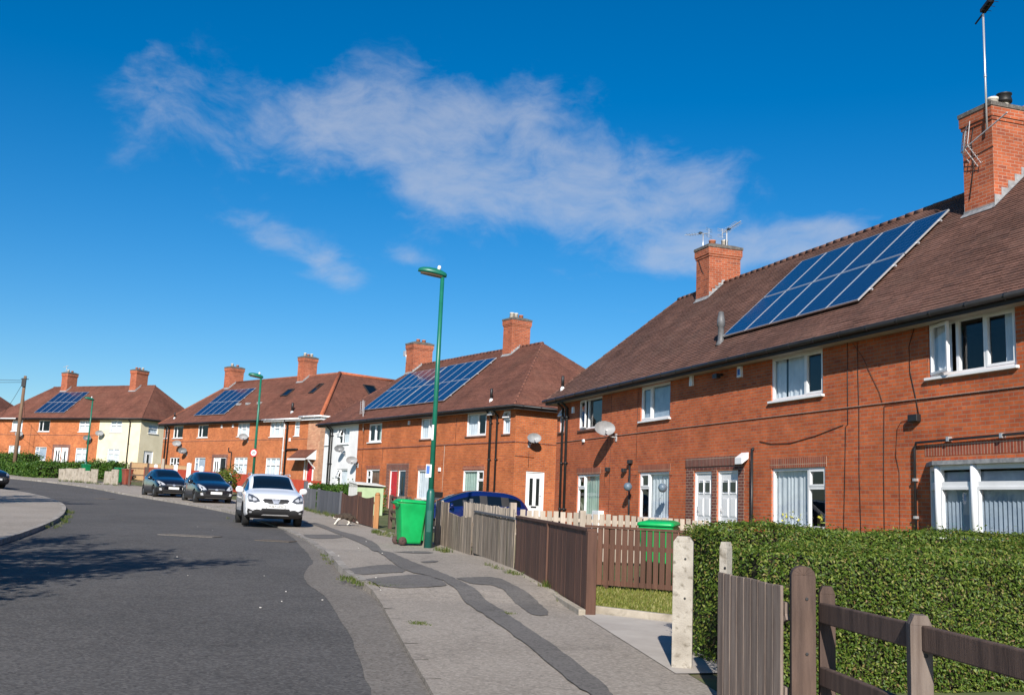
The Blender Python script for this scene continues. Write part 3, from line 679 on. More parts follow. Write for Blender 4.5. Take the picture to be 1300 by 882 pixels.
def gutter(H, pts, mat='gutter_black', r=.058, brackets=True):
    gmb = H.mb(); pts = [Vector(p) for p in pts]
    gmb.tube(pts, r, 10)
    for a, b in zip(pts, pts[1:]):
        n = int((b-a).length/.9)
        for k in range(n):
            p = a.lerp(b, (k+.5)/n); d = (b-a).normalized(); gmb.tube([p-d*.02, p+d*.02], r+.009, 8)
    return gmb.build('gutter', M_[mat], H.e)
def downpipe(H, x, ze, zb, mat='gutter_black', r=.045, y=-.07, head=False, ye=-.33, M=None):
    d = H.mb(M)
    if head: d.box(x-.11, x+.11, y-.1, y+.08, ze-.42, ze-.22); d.tube([(x,y,ze-.25),(x,y,zb)], r, 8)
    else: d.tube([(x,ye,ze-.03),(x,ye,ze-.14),(x,y,ze-.36),(x,y,zb)], r, 8)
    z = ze - .7
    while z > zb: d.tube([(x,y,z-.03),(x,y,z+.03)], r+.013, 8); d.box(x-.09, x+.09, y+.03, -.002, z-.02, z+.02); z -= 1.6
    return d.build('downpipe', M_[mat], H.e)
def chimney(H, x0, x1, y0, y1, zb, zt, roofz, pots=((.3,'clay'),(.7,'pale_clay')), mat='brick_chim', label=None):
    c = H.mb()
    def ring(o, a, b): c.box(x0-o, x1+o, y0-o, y1+o, a, b)
    ring(0, zb, zt-.42); ring(.025, zt-.42, zt-.345); ring(.05, zt-.345, zt-.12)
    co = c.build('chimney', M_[mat], H.e)
    if label: co['label'] = label
    k = H.mb(); k.box(x0-.07, x1+.07, y0-.07, y1+.07, zt-.12, zt-.03)
    k.poly([(x0-.05,y0-.05,zt-.03),(x1+.05,y0-.05,zt-.03),(x1-.12,y0+.15,zt+.05),(x0+.12,y0+.15,zt+.05)]); k.poly([(x1+.05,y1+.05,zt-.03),(x0-.05,y1+.05,zt-.03),(x0+.12,y1-.15,zt+.05),(x1-.12,y1-.15,zt+.05)])
    k.poly([(x1+.05,y0-.05,zt-.03),(x1+.05,y1+.05,zt-.03),(x1-.12,y1-.15,zt+.05),(x1-.12,y0+.15,zt+.05)]); k.poly([(x0-.05,y1+.05,zt-.03),(x0-.05,y0-.05,zt-.03),(x0+.12,y0+.15,zt+.05),(x0+.12,y1-.15,zt+.05)])
    k.poly([(x0+.12,y0+.15,zt+.05),(x1-.12,y0+.15,zt+.05),(x1-.12,y1-.15,zt+.05),(x0+.12,y1-.15,zt+.05)])
    k.build('chimney_cap', M_['stone'], co)
    for t, m in pots:
        p = H.mb(); cx, cy = (x0+x1)/2, y0+(y1-y0)*t; h = {'clay': .2, 'pale_clay': .26, 'cowl': .3}[m]
        if m == 'cowl':
            p.lathe([(.1,0),(.1,.2)], (cx,cy,zt+.03), 12, 1); p.lathe([(.16,.2),(.17,.24),(.14,.36),(.16,.37),(.17,.4),(.0,.42)], (cx,cy,zt+.03), 12, 0); p.build('chimney_pot', [M_['black'], M_['pale_clay']], co)
        else:
            p.lathe([(.13,0),(.105,h*.8),(.12,h*.82),(.12,h),(.09,h),(.085,.02)], (cx,cy,zt+.03), 12); p.build('chimney_pot', M_[m], co)
    fl = H.mb(); ym = (y0+y1)/2
    for xs in (x0, x1):
        sg = -1 if xs == x0 else 1; n = 5
        for yy0, yy1 in ((y0, ym),):
            for i in range(n):
                a = yy0+(yy1-yy0)*i/n; b = yy0+(yy1-yy0)*(i+1)/n
                fl.prism([(xs,a,roofz(a)-.05),(xs,b,roofz(b)-.05),(xs,b,roofz(b)+.09),(xs,a,roofz(b)+.09)], (sg*.012,0,0)) if True else None
        a, b = (xs, xs+sg*.07)
        fl.poly([(min(a,b),y0-.08,roofz(y0-.08)+.03),(max(a,b),y0-.08,roofz(y0-.08)+.03),(max(a,b),ym,roofz(ym)+.03),(min(a,b),ym,roofz(ym)+.03)])
    fl.box(x0-.02, x1+.02, y0-.014, y0, roofz(y0)-.1, roofz(y0)+.08); fl.poly([(x0-.02,y0-.1,roofz(y0-.1)+.032),(x1+.02,y0-.1,roofz(y0-.1)+.032),(x1+.02,y0-.014,roofz(y0)+.034),(x0-.02,y0-.014,roofz(y0)+.034)])
    fl.build('flashing', M_['lead'], co)
    return co
def aerial(H, co, p, h, aim, n=9, L=1.1, mat='alu', grid=False, name='aerial'):
    m = H.mb(); p = Vector(p); t = p + Vector((0,0,h)); m.tube([p, t], .02, 6)
    a = Vector(aim).normalized(); up = Vector((0,0,1)); s = a.cross(up).normalized()
    m.beam(t - a*.25, t + a*L, .02, .02)
    for k in range(n):
        q = t + a*(-.05 + L*1.02*k/n); w = .17 if k else .22
        m.tube([q-s*w, q+s*w], .007, 4)
    # reflector
    for zz in (-.14,-.07,.07,.14): m.tube([t-a*.22+up*zz-s*.22, t-a*.22+up*zz+s*.22], .007, 4)
    m.tube([t-a*.22-up*.16, t-a*.22+up*.16], .01, 4)
    m.box(t.x-.05+a.x*.1, t.x+.05+a.x*.1, t.y-.05+a.y*.1, t.y+.05+a.y*.1, t.z+.01, t.z+.06, 1)
    return m.build(name, [M_[mat], M_['black']], co)
def solar(H, xa, xb, ya, yb, rz, cols=5, rows=2, lift=.11):
    a = Vector((xa, ya, rz(ya))); ux = Vector((1,0,0)); uy = Vector((0, yb-ya, rz(yb)-rz(ya))); Lh = uy.length; uy.normalize(); n = ux.cross(uy)
    rl = H.mb()
    for r in range(rows):
        for f in (.25, .75):
            p = a + uy*(Lh*(r+f)/rows) + n*(lift*.6); rl.beam(p - ux*.06, p + ux*(xb-xa+.06), .04, .035, n)
    ro = rl.build('solar_array', M_['alu'], H.e)
    W, Hh = (xb-xa)/cols, Lh/rows
    for r in range(rows):
        for c in range(cols):
            o = a + ux*(W*c+.012) + uy*(Hh*r+.012) + n*lift; w, h = W-.024, Hh-.024
            R = Matrix(((ux.x,uy.x,n.x,o.x),(ux.y,uy.y,n.y,o.y),(ux.z,uy.z,n.z,o.z),(0,0,0,1)))
            m = H.mb(R); frame_r = .022
            for q in ((0,w,0,frame_r),(0,w,h-frame_r,h),(0,frame_r,frame_r,h-frame_r),(w-frame_r,w,frame_r,h-frame_r)): m.box(q[0],q[1],q[2],q[3],-.035,.003,1)
            m.poly([(frame_r,frame_r,0),(w-frame_r,frame_r,0),(w-frame_r,h-frame_r,0),(frame_r,h-frame_r,0)], 0)
            m.poly([(frame_r,frame_r,-.02),(frame_r,h-frame_r,-.02),(w-frame_r,h-frame_r,-.02),(w-frame_r,frame_r,-.02)], 1)
            m.build('solar_panel', [M_['cells'], M_['alu']], ro)
    return ro
def dish(H, x, z, out=.45, r=.29, mat='dish', M=None, drop=.25, waim=(.16,-1,.22)):
    rot = H.e.rotation_euler.z + (rad(90) if M is not None else 0)
    d = H.mb(M); a = (Matrix.Rotation(-rot, 3, 'Z') @ Vector(waim)).normalized(); c = Vector((x, -out, z))
    prof = [(r*t, .30*r*t*t) for t in (0,.2,.4,.6,.8,.93,1)]
    d.lathe([(q, h) for q, h in prof] + [(r*1.015, .30*r+.006), (r*1.01, .30*r-.012)] + [(q, h-.014) for q, h in prof[::-1]], c, 24, 0, a, True, True)
    ux = a.cross(Vector((0,0,1))).normalized(); cw = d.M @ c; uw = d.M.to_3x3() @ ux; uz = (d.M.to_3x3() @ ux.cross(a)).normalized()
    for i, v in enumerate(d.v): q = v-cw; d.v[i] = cw + q + uw*(q.dot(uw)*.2) - uz*(q.dot(uz)*.16)
    o = d.build('satellite_dish', M_[mat], H.e)
    k = H.mb(M); back = c - a*.02; w = Vector((x, 0, z-drop))
    k.box(x-.06, x+.06, -.02, -.001, z-drop-.12, z-drop+.12); k.tube([w, (x, -out*.45, z-drop+.02), (back.x, back.y+.05, back.z-.06), back], .022, 8)
    f = c + a*(r*1.05) - Vector((0,0,r*.5)); k.tube([c - Vector((0,0,r*.85)) + a*.05, f], .012, 6); k.lathe([(.03,-.06),(.035,.02),(.028,.05)], f, 10, 0, -a)
    k.build('dish_arm', M_['galv'], o); return o
def alarm(H, x, z, w=.2, h=.26, mat='upvc', stripe=None, label=None):
    m = H.mb(); m.prism([(x-w/2,0,z-h/2),(x+w/2,0,z-h/2),(x+w/2*.85,0,z+h/2),(x-w/2*.85,0,z+h/2)], (0,-.07,0), 0)
    if stripe: m.box(x-w*.3, x+w*.3, -.076, -.069, z-h*.3, z+h*.25, 1)
    o = m.build('alarm_box', [M_[mat]] + ([M_[stripe]] if stripe else []), H.e, bevel=.01, fix=True)
    return o
def cable(H, pts, r=.008, mat='cable', sag=0):
    m = H.mb(); P = []; r = r*.72
    for a, b in zip(pts, pts[1:]):
        a, b = Vector(a), Vector(b); n = 6 if sag else 1
        for k in range(n):
            t = k/n; P.append(a.lerp(b, t) - Vector((0,0,sag*4*t*(1-t))))
    P.append(Vector(pts[-1])); m.tube(P, r, 5); return m.build('cable', M_[mat], H.e)
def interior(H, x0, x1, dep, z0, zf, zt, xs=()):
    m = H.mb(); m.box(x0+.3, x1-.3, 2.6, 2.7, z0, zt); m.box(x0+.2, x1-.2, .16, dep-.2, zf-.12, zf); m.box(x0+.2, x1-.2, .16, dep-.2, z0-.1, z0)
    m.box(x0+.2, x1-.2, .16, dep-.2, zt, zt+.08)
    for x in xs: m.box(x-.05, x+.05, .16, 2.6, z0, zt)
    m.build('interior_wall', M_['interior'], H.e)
def flue(H, x, y, z, h, r, mats, cone=True):
    m = H.mb()
    if cone: m.lathe([(r*1.9,-.1),(r*1.3,.0),(r,.06),(r,h*.5),(r*1.25,h*.52),(r*1.3,h*.68),(r*.75,h*.98),(.0,h)], (x,y,z), 14, 0)
    else: m.lathe([(r*1.6,-.12),(r*1.4,.06),(r*.9,.08),(r,.1)], (x,y,z), 12, 1); m.lathe([(r,.1),(r,h*.95),(r*.5,h)], (x,y,z), 12, 0)
    return m.build('flue', [M_[k] for k in mats], H.e)
CASE_L = [(.34,[1]),(.66,[1])]; CASE_R = [(.66,[1]),(.34,[1])]
LOW_L = [(.31,[.32,.68]),(.69,[1])]; LOW_R = [(.69,[1]),(.31,[.32,.68])]

def rzof(az): a = rad(az); return math.atan2(-math.cos(a), math.sin(a))

# ---- terrace nearest the camera
A = House('terraced_house', 'long dark red brick terrace at the right edge, nearest the camera, behind the privet hedge', 'house', 1.75, 38.8, rzof(18.1), .66)
x0, x1, dep = .12, 24.2, 7.0
ZE, ZR = 5.5, 9.15
roofA = lambda y: ZE + (ZR-ZE)*(y+.36)/(3.5+.36)
ops_up = [(.36,.84,4.32,5.14),(2.26,4.22,4.29,5.32),(7.17,9.12,4.29,5.32),(14.38,16.46,4.32,5.34),(19.85,22.03,4.33,5.36)]
ops_lo = [(2.24,4.18,1.42,2.78),(7.17,9.14,1.42,2.77),(10.6,11.55,.7,2.74),(11.85,12.88,.7,2.74),(14.4,16.52,1.4,2.74),(19.85,23.5,1.3,2.7)]
w = A.mb(); wall_face(w, x0, x1, -.2, ZE-.16, ops_up+ops_lo)
w.poly([(x1,0,-.2),(x1,dep,-.2),(x1,dep,ZE-.16),(x1,0,ZE-.16)]); w.poly([(x0,dep,-.2),(x0,0,-.2),(x0,0,ZE-.16),(x0,dep,ZE-.16)]); w.poly([(x1,dep,-.2),(x0,dep,-.2),(x0,dep,ZE-.16),(x1,dep,ZE-.16)])
wallA = w.build('wall', M['brick_a'], A.e)
m = A.mb(); m.prism([(x0-.004,-.002,3.94),(x0-.004,-.022,3.945),(x0-.004,-.022,3.965),(x0-.004,-.002,3.97)], (x1-x0,0,0)); m.build('string_course', M['brick_dark'], wallA, fix=True)
for a, b, z in ((2.2,4.25,2.78),(7.1,9.2,2.77),(14.34,16.58,2.74),(19.7,23.6,2.86)):
    m = A.mb(); m.box(a, b, -.006, .05, z+.002, z+.222); m.build('lintel', M['soldier'], wallA)
m = A.mb(); m.box(10.16,13.18,-.03,.06,2.86,3.1); m.build('lintel', M['soldier_dark'], wallA)
m = A.mb(); m.box(10.16,10.57,-.008,.06,.4,2.86); m.box(12.91,13.18,-.008,.06,.4,2.86); m.box(11.57,11.83,-.008,.06,.4,2.76); m.box(10.57,12.91,-.007,.06,2.765,2.858); m.build('door_surround', M['brick_dark'], wallA)
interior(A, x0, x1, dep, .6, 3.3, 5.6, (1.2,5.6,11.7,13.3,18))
hip_roof(A, x0, x1, dep, ZE, ZR, 2.73, x1-2.9, 'tile_a', seg=.5)
gutter(A, [(x0-.36,dep,ZE-.06),(x0-.41,-.42,ZE-.06),(x1+.4,-.42,ZE-.06)])
window(A, .36,.84,4.32,5.14,[(1,[.38,.62])],'curtain', open_leaf=(0,0,'top',.5), sill='tile', curt_span=[(0,.9)])
window(A, 2.26,4.22,4.29,5.32,[(.36,[1]),(.64,[1])],None, sash=[(0,0)], sill='tile', open_leaf=(0,0,'side',.12))
window(A, 7.17,9.12,4.29,5.32,[(.34,[1]),(.66,[1])],'curtain_blue', sash=[(0,0)], sill='white', blind=True)
window(A, 14.38,16.46,4.32,5.34,[(.66,[1]),(.34,[1])],'curtain', sash=[(1,0)], curt_span=[(0,.2),(.25,.66)])
window(A, 19.85,22.03,4.33,5.36,[(.33,[1]),(.33,[1]),(.34,[1])],'curtain', sash=[(2,0)], open_leaf=(0,0,'side',.24), curt_span=[(0,.22),(.84,1)])
window(A, 2.24,4.18,1.42,2.78,LOW_L,'curtain_green', sash=[(0,0)], sill='tile', curt_span=[(.3,1)])
window(A, 7.17,9.14,1.42,2.77,LOW_L,'curtain', sash=[(0,0)], sill='tile', curt_span=[(.32,1)])
door(A, 10.6,11.55,.7,2.74, handle='chrome', label='white front door with two small dark lights')
door(A, 11.85,12.88,.7,2.74, label='plain white front door')
wl3 = window(A, 14.4,16.52,1.4,2.74,LOW_R,'curtain', sash=[(1,0)], sill='tile', curt_span=[(0,.62)], label='ground floor window with flowers inside')
# flowers standing inside that window
fm = A.mb()
for cx, mi in ((14.75,0),(15.05,0),(15.25,1),(15.4,0),(16.2,0),(16.32,1)):
    fm.tube([(cx,.14,1.42),(cx,.14,1.6)], .006, 4, 2)
    for k in range(14):
        leaf(fm, fm.M.inverted() @ (fm.M @ Vector((cx+random.gauss(0,.05), .14+random.gauss(0,.012), 1.63+random.gauss(0,.045)))), .04, mi=mi)
fl = tag(fm.build('flowers', [M['flower_yellow'], M['flower_white'], M['privet']], None), 'yellow and white flowers standing inside the window between downpipe and cables', 'flowers')
fl.matrix_world = Matrix.Translation((1.75,38.8,.66)) @ Matrix.Rotation(rzof(18.1), 4, 'Z')
# shallow bay
bp = [(19.83,0),(20.42,-.33),(21.35,-.36),(22.9,-.36),(23.5,0)]
bf = A.mb(); bg_ = A.mb(); bc = A.mb()
zb0, zb1, zt = 1.15, 2.66, 2.32
for (p, q) in zip(bp, bp[1:]):
    p3, q3 = Vector((p[0],p[1],0)), Vector((q[0],q[1],0)); d = (q3-p3).normalized(); L_ = (q3-p3).length; nrm = Vector((d.y,-d.x,0))
    R = Matrix(((d.x,-nrm.x,0,p3.x),(d.y,-nrm.y,0,p3.y),(0,0,1,0),(0,0,0,1))); s0 = bf.M; bf.M = s0 @ R; bg_.M = bf.M; bc.M = bf.M
    frame_rect(bf, .0, L_, zb0, zb1, .085, -.005, .07); bf.box(.07, L_-.07, .002, .068, zt-.045, zt+.045)
    if L_ < 1.2 or L_ > 1.4: frame_rect(bf, .07, L_-.07, zb0+.07, zt-.045, .05, -.012, .055)
    bg_.poly([(.05,.035,zb0+.05),(L_-.05,.035,zb0+.05),(L_-.05,.035,zb1-.05),(.05,.035,zb1-.05)])
    n = int(L_/.1)
    for k in range(n):
        if L_ > .7 and k/n > .75: continue
        bc.poly([(L_*k/n+.02,.11,zb0),(L_*(k+1)/n,.14,zb0),(L_*(k+1)/n,.14,zb1-.12),(L_*k/n+.02,.11,zb1-.12)])
    bf.M = s0
for p in bp[1:4]: bf.tube([(p[0],p[1]+.03,zb0),(p[0],p[1]+.03,zb1)], .085, 10)
bay = bf.build('bay_window', M['upvc'], A.e); bg_.build('pane', M['glass'], bay); bc.build('curtain', M['curtain_blue'], bay)
m = A.mb(); m.prism([(19.72,0,zb1+.001),(20.38,-.42,zb1+.001),(22.95,-.46,zb1+.001),(23.6,0,zb1+.001)], (0,0,.075)); m.build('bay_roof', M['lead'], bay, fix=True)
m = A.mb(); m.prism([(19.85,.1,-.1),(20.42,-.3,-.1),(22.9,-.33,-.1),(23.5,.1,-.1)], (0,0,1.24)); m.build('bay_wall', M['brick_a'], bay, fix=True)
ca = chimney(A, 5.09, 5.97, 2.92, 4.08, 7.5, 10.42, roofA)
aerial(A, ca, (5.2,3.1,10.1), .85, (-.9,-.6,.05), 7, .7); aerial(A, ca, (5.9,3.6,10.0), .95, (.9,.2,.25), 8, .7, 'galv')
cable(A, [(5.1,2.9,10.3),(5.5,2.9,9.6),(5.98,3.0,8.9),(6.1,3.3,9.05)], .012)
cb = chimney(A, 18.02, 18.9, 2.58, 4.42, 7.2, 10.62, roofA, ((.25,'pale_clay'),(.42,'cowl'),(.75,'clay')))
m = A.mb()
mast0 = Vector((18.84,2.5,9.95)); mast1 = Vector((18.84,2.5,12.62)); m.tube([mast0, mast1], .022, 8); m.tube([mast0.lerp(mast1,.45), mast0.lerp(mast1,.47)], .028, 8)
aim = Vector((.83,-.1,.34)).normalized(); side = aim.cross(Vector((0,0,1))).normalized()
m.beam(mast1-aim*.3, mast1+aim*2.2, .025, .03, mi=1)
for k in range(16): q = mast1+aim*(.1+k*.13); m.tube([q-side*.14, q+side*.14], .007, 4, 1)
m.obox(mast1+aim*.15+Vector((0,0,.06)), aim*.16, side*.07, Vector((0,0,.035)), 1)
m.build('aerial', [M['alu'], M['gutter_black']], cb)
# the broken grid aerial hanging on the front of the stack
m = A.mb(); gx = Vector((.75,-.35,.1)).normalized(); gz = Vector((.12,.05,1)).normalized(); c = Vector((18.3,2.38,9.72)); fw = gx.cross(gz).normalized()
for k in range(7): m.tube([c+gz*(.08*k)-gx*.28, c+gz*(.08*k)+gx*.2], .007, 4)
for k in range(7): m.tube([c-gz*(.02+.07*k)-gx*.22+gx*.02*k-fw*.05*k, c-gz*(.02+.07*k)+gx*.24+gx*.02*k-fw*.05*k], .007, 4)
for s_ in (-.28,-.04,.2): m.tube([c+gx*s_+gz*.5, c+gx*s_], .009, 4); m.tube([c+gx*s_*.8, c+gx*(s_*.8+.12)-gz*.44-fw*.3], .009, 4)
m.beam(c-gx*.1, c+Vector((1.35,-.1,.32)), .022, .022); m.tube([c-gx*.06-gz*.15, c-gx*.06+gz*.4], .018, 6)
m.build('aerial', M['galv'], cb)
cable(A, [(18.4,2.57,10.3),(18.3,2.56,9.9),(18.35,2.56,9.3),(18.2,2.56,8.6)], .012)
solar(A, 11.4, 17.25, .42, 2.92, roofA)
flue(A, 11.35, .35, roofA(.35), .85, .085, ('flue_grey','black')); flue(A, .5, .02, roofA(.02), .5, .055, ('black','white_gutter'), False)
downpipe(A, 1.25, ZE, .3, r=.05); downpipe(A, .85, ZE, .3, r=.045, head=False)
m = A.mb(); m.tube([(24,-.06,3.2),(19.52,-.06,3.12),(19.48,-.06,3.0),(19.47,-.06,.5)], .024, 8)
for xx in (20.4,21.7,22.9): m.box(xx-.03, xx+.03, -.09, -.001, 3.11, 3.19, 1)
for zz in (2.4,1.7): m.box(19.44,19.5,-.09,-.001,zz,zz+.05,1)
m.build('pipe', [M['gutter_black'], M['alu']], A.e)
m = A.mb(); m.tube([(13.61,-.05,3.22),(13.61,-.05,.3)], .035, 8); m.tube([(13.61,-.05,3.2),(13.61,.0,3.24)], .04, 8); m.build('pipe', M['gutter_black'], A.e)
m = A.mb(); m.tube([(6.6,-.05,3.1),(6.6,-.05,.3)], .03, 8); m.build('pipe', M['gutter_black'], A.e)
dish(A, 5.43, 4.14, .42, .275)
for ox_, oz_ in ((7.0,2.34),(9.3,2.3)):
    m = A.mb(); m.lathe([(.0,-.13),(.07,-.11),(.11,-.06),(.13,0),(.11,.06),(.07,.11),(.0,.13)], (ox_,-.28,oz_), 16); m.tube([(ox_,-.28,oz_+.14),(ox_,-.28,oz_+.32),(ox_,0,oz_+.36)], .008, 5, 1); m.build('hanging_ball', [M['ornament'], M['cable']], A.e)
alarm(A, 1.75, 5.02, .16, .22); alarm(A, 10.45, 5.2, .18, .3); alarm(A, 13.0, 5.17, .2, .28, 'upvc', 'sign_blue')
m = A.mb(); m.tube([(12.1,-.02,5.2),(12.1,-.16,5.16)], .03, 8); m.box(12.0,12.22,-.26,-.14,5.08,5.2); m.build('floodlight', M['black'], A.e)
m = A.mb(); m.prism([(13.06,-.01,3.0),(13.4,-.01,3.0),(13.4,-.2,2.86),(13.06,-.2,2.86)], (0,0,.16)); m.build('porch_light', M['upvc'], A.e, fix=True, bevel=.01)
m = A.mb(); m.box(4.1,4.62,-.2,-.005,.9,1.6); m.build('meter_box', M['upvc'], A.e, bevel=.01)
for p in ((6.62,3.1),(4.95,2.9),(6.2,2.85)):
    m = A.mb(); m.box(p[0]-.09,p[0]+.09,-.12,-.002,p[1]-.06,p[1]+.06); m.build('vent_cover', M['gutter_black'], A.e, bevel=.01)
m = A.mb(); m.box(2.7,2.84,-.06,-.002,3.86,3.96); m.build('vent_cover', M['upvc'], A.e, bevel=.01)
Y = -.014
cable(A, [(17.37,Y,5.35),(17.36,Y,3.6),(17.28,Y,3.56),(17.26,Y,3.0),(17.15,Y,.8)], .009)
cable(A, [(17.2,Y,3.6),(16.2,Y,3.42),(15.2,Y,3.3),(14.4,Y,3.32),(13.9,Y,3.4)], .011)
cable(A, [(17.7,Y,5.3),(17.74,Y,3.9),(17.72,Y,2.6),(17.77,Y,.8)], .008)
cable(A, [(17.55,Y,5.3),(17.85,Y,5.0),(18.4,Y,4.2),(18.5,Y,3.95)], .006)
cable(A, [(18.55,Y,3.9),(18.5,Y,2.6),(18.49,Y,.8)], .008)
cable(A, [(18.56,Y,3.9),(20.2,Y,3.93),(24,Y,3.985-.045)], .007)
cable(A, [(19.49,Y,5.35),(19.32,Y,5.0),(19.34,Y,4.5),(19.5,Y,3.95),(19.56,Y,3.66)], .009)
cable(A, [(19.4,Y,3.6),(19.05,Y,3.55),(18.93,Y,3.42),(18.87,Y,2.9),(18.97,Y,2.6),(18.95,Y,.8)], .006)
cable(A, [(5.0,Y,5.3),(5.02,Y,3.2),(4.98,Y,.8)], .007); cable(A, [(7.0,Y,5.2),(6.96,Y,3.1)], .007); cable(A, [(4.8,Y,3.95),(4.62,Y,3.1),(4.6,Y,2.4)], .006)
m = A.mb(); m.box(19.36,19.62,-.12,-.005,3.52,3.66); m.build('junction_box', M['gutter_black'], A.e, bevel=.015)

# ---- middle terrace with two solar arrays
B = House('terraced_house', 'orange brick terrace with two large solar arrays and a white rendered left end', 'house', .334, 45.5, rzof(33), 1.1)
ox = 0
# reposition on the surveyed corner
from mathutils import geometry
def corner_at(px, py, Y):
    r = ray(px, py); return EYE + r*(Y/r.y)
cB = corner_at(654, 560, 45.5); B.e.location = (cB.x, cB.y, 1.1)
x0, x1, dep = -20.2, 0., 8.0
ZE, ZR = 5.9, 9.5
roofB = lambda y: ZE + (ZR-ZE)*(y+.36)/(4+.36)
def neg(l): return [(-b,-a,c,d) for a, b, c, d in l]
opsB = neg([(12.79,14.35,4.69,5.68),(6.95,8.5,4.69,5.7),(2.4,4.1,4.69,5.72),(.44,1.02,4.7,5.7),(16.8,18.25,4.7,5.63),(19.46,20.05,4.7,5.63),
            (12.75,14.33,1.95,3.25),(10.72,11.55,1.15,3.2),(9.82,10.6,1.15,3.2),(7.0,8.57,1.8,3.2),(2.42,4.22,1.8,3.16),(16.75,18.18,1.95,3.3)])
w = B.mb(); wall_face(w, -15.66, 0, .2, ZE-.16, opsB)
ME = Matrix.Rotation(rad(90), 4, 'Z')
wall_face(w, 0, dep, .2, ZE-.16, [(.63,1.6,1.1,3.14)], ME)
w.poly([(x1,dep,.2),(x0,dep,.2),(x0,dep,ZE-.16),(x1,dep,ZE-.16)]); w.poly([(x0,dep,.2),(x0,0,.2),(x0,0,ZE-.16),(x0,dep,ZE-.16)])
wB = w.build('wall', M['brick_b'], B.e)
w = B.mb(); wall_face(w, x0, -15.66, .2, ZE-.16, opsB); w.build('rendered_wall', M['render_white'], B.e)
m = B.mb(); m.prism([(-15.6,-.002,4.32),(-15.6,-.028,4.33),(-15.6,-.028,4.36),(-15.6,-.002,4.38)], (15.62,0,0)); m.box(.002,.026,-.02,dep,4.33,4.36); m.build('string_course', M['brick_dark'], wB, fix=True)
for a, b, z in ((12.7,14.4,3.255),(6.95,8.63,3.205),(2.36,4.27,3.165)):
    m = B.mb(); m.box(-b,-a,-.006,.05,z,z+.2); m.build('lintel', M['soldier'], wB)
m = B.mb(); m.box(-11.95,-9.5,-.02,.05,3.3,3.54); m.build('lintel', M['soldier_dark'], wB)
m = B.mb(); m.box(-11.95,-11.58,-.008,.05,.9,3.3); m.box(-9.8,-9.5,-.008,.05,.9,3.3); m.box(-10.7,-10.62,-.008,.05,.9,3.2); m.box(-11.58,-9.8,-.007,.05,3.205,3.298); m.build('door_surround', M['brick_dark'], wB)
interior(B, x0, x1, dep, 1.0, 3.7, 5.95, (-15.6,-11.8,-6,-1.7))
hip_roof(B, x0, x1, dep, ZE, ZR, -16.1, -4.0, 'tile_b', seg=1.2)
gutter(B, [(x0-.4,-.42,ZE-.06),(x1+.41,-.42,ZE-.06),(x1+.41,dep,ZE-.06)])
def nw(H, a, b, c, d, *k, **kw): return window(H, -b, -a, c, d, *k, **kw)
nw(B,12.79,14.35,4.69,5.68,[(.5,[1]),(.5,[1])],'curtain_green',sash=[(0,0),(1,0)],curt_span=[(.7,1)])
nw(B,6.95,8.5,4.69,5.7,[(.5,[1]),(.5,[1])],'curtain',sill='tile'); nw(B,2.4,4.1,4.69,5.72,[(.56,[1]),(.44,[1])],'curtain',sash=[(1,0)],sill='tile',curt_span=[(0,.55),(.85,1)])
nw(B,.44,1.02,4.7,5.7,[(1,[.34,.66])],'curtain',open_leaf=(0,0,'top',.35),sill='tile'); nw(B,16.8,18.25,4.7,5.63,[(.35,[.5,.5]),(.65,[1])],'curtain',open_leaf=(0,0,'top',.5),curt_span=[(.4,1)])
nw(B,19.46,20.05,4.7,5.63,[(1,[1])],'curtain'); nw(B,12.75,14.33,1.95,3.25,LOW_L,'curtain_brown',sash=[(0,0)],curt_span=[(.33,1)])
nw(B,7.0,8.57,1.8,3.2,[(.8,[1]),(.2,[.5,.5])],'curtain'); nw(B,2.42,4.22,1.8,3.16,LOW_R,'curtain_green',sash=[(1,0)],curt_span=[(0,.66)]); nw(B,16.75,18.18,1.95,3.3,LOW_L,'curtain',open_leaf=(0,0,'top',.4),curt_span=[(.3,1)])
door(B,-11.55,-10.72,1.15,3.2,'red_door',style='solid',label='red panelled front door'); door(B,-10.6,-9.82,1.15,3.2,'navy_door',style='onelight',label='dark navy front door')
door(B,.63,1.6,1.1,3.14,'white_door',ME,'twolight',handle_left=False,label='white end door with two tall dark lights')
chimney(B,-17.0,-16.1,3.35,4.6,7.8,10.78,roofB,((.4,'clay'),(.7,'clay')))
cB2 = chimney(B,-6.72,-5.92,3.45,4.55,7.8,10.95,roofB,((.2,'pale_clay'),(.42,'pale_clay'),(.7,'clay')))
solar(B,-16.0,-11.75,.3,3.2,roofB,5,2); solar(B,-11.65,-6.8,.3,3.25,roofB,5,2)
flue(B,-2.1,.02,roofB(.02),.55,.06,('black','white_gutter'),False)
m = B.mb(); m.prism([(-1.99,-.03,ZE-.36),(-1.65,-.03,ZE-.36),(-1.65,-.03,ZE-.18),(-1.99,-.03,ZE-.18)],(0,-.2,0)); m.build('vent_cover', M['galv'], B.e, fix=True)
downpipe(B,-1.93,ZE,.6,r=.06); downpipe(B,-1.39,ZE,.6,r=.045); downpipe(B,-19.3,ZE,.6,r=.055); downpipe(B,-19.0,ZE,.6,r=.04)
dish(B,-17.15,4.38,.4,.23,'dish_dark'); dish(B,-15.42,3.72,.4,.25)
dish(B,.72,4.52,.36,.25,M=ME)
m = B.mb(ME); m.tube([(.72,-.014,4.0),(.72,-.014,3.3)],.01,5); m.tube([(-.0,-.014,3.75),(1.0,-.014,3.72)],.01,5); m.build('cable',M['cable'],B.e)
cable(B,[(-14.9,Y,5.6),(-14.92,Y,3.2),(-14.8,Y,1.2)],.012); cable(B,[(-5.0,Y,5.6),(-5.05,Y,4.3)],.01); cable(B,[(-12.5,Y,4.3),(-12.52,Y,3.6)],.01); cable(B,[(-6.0,Y,4.35),(-6.04,Y,1.5)],.012,'soffit')
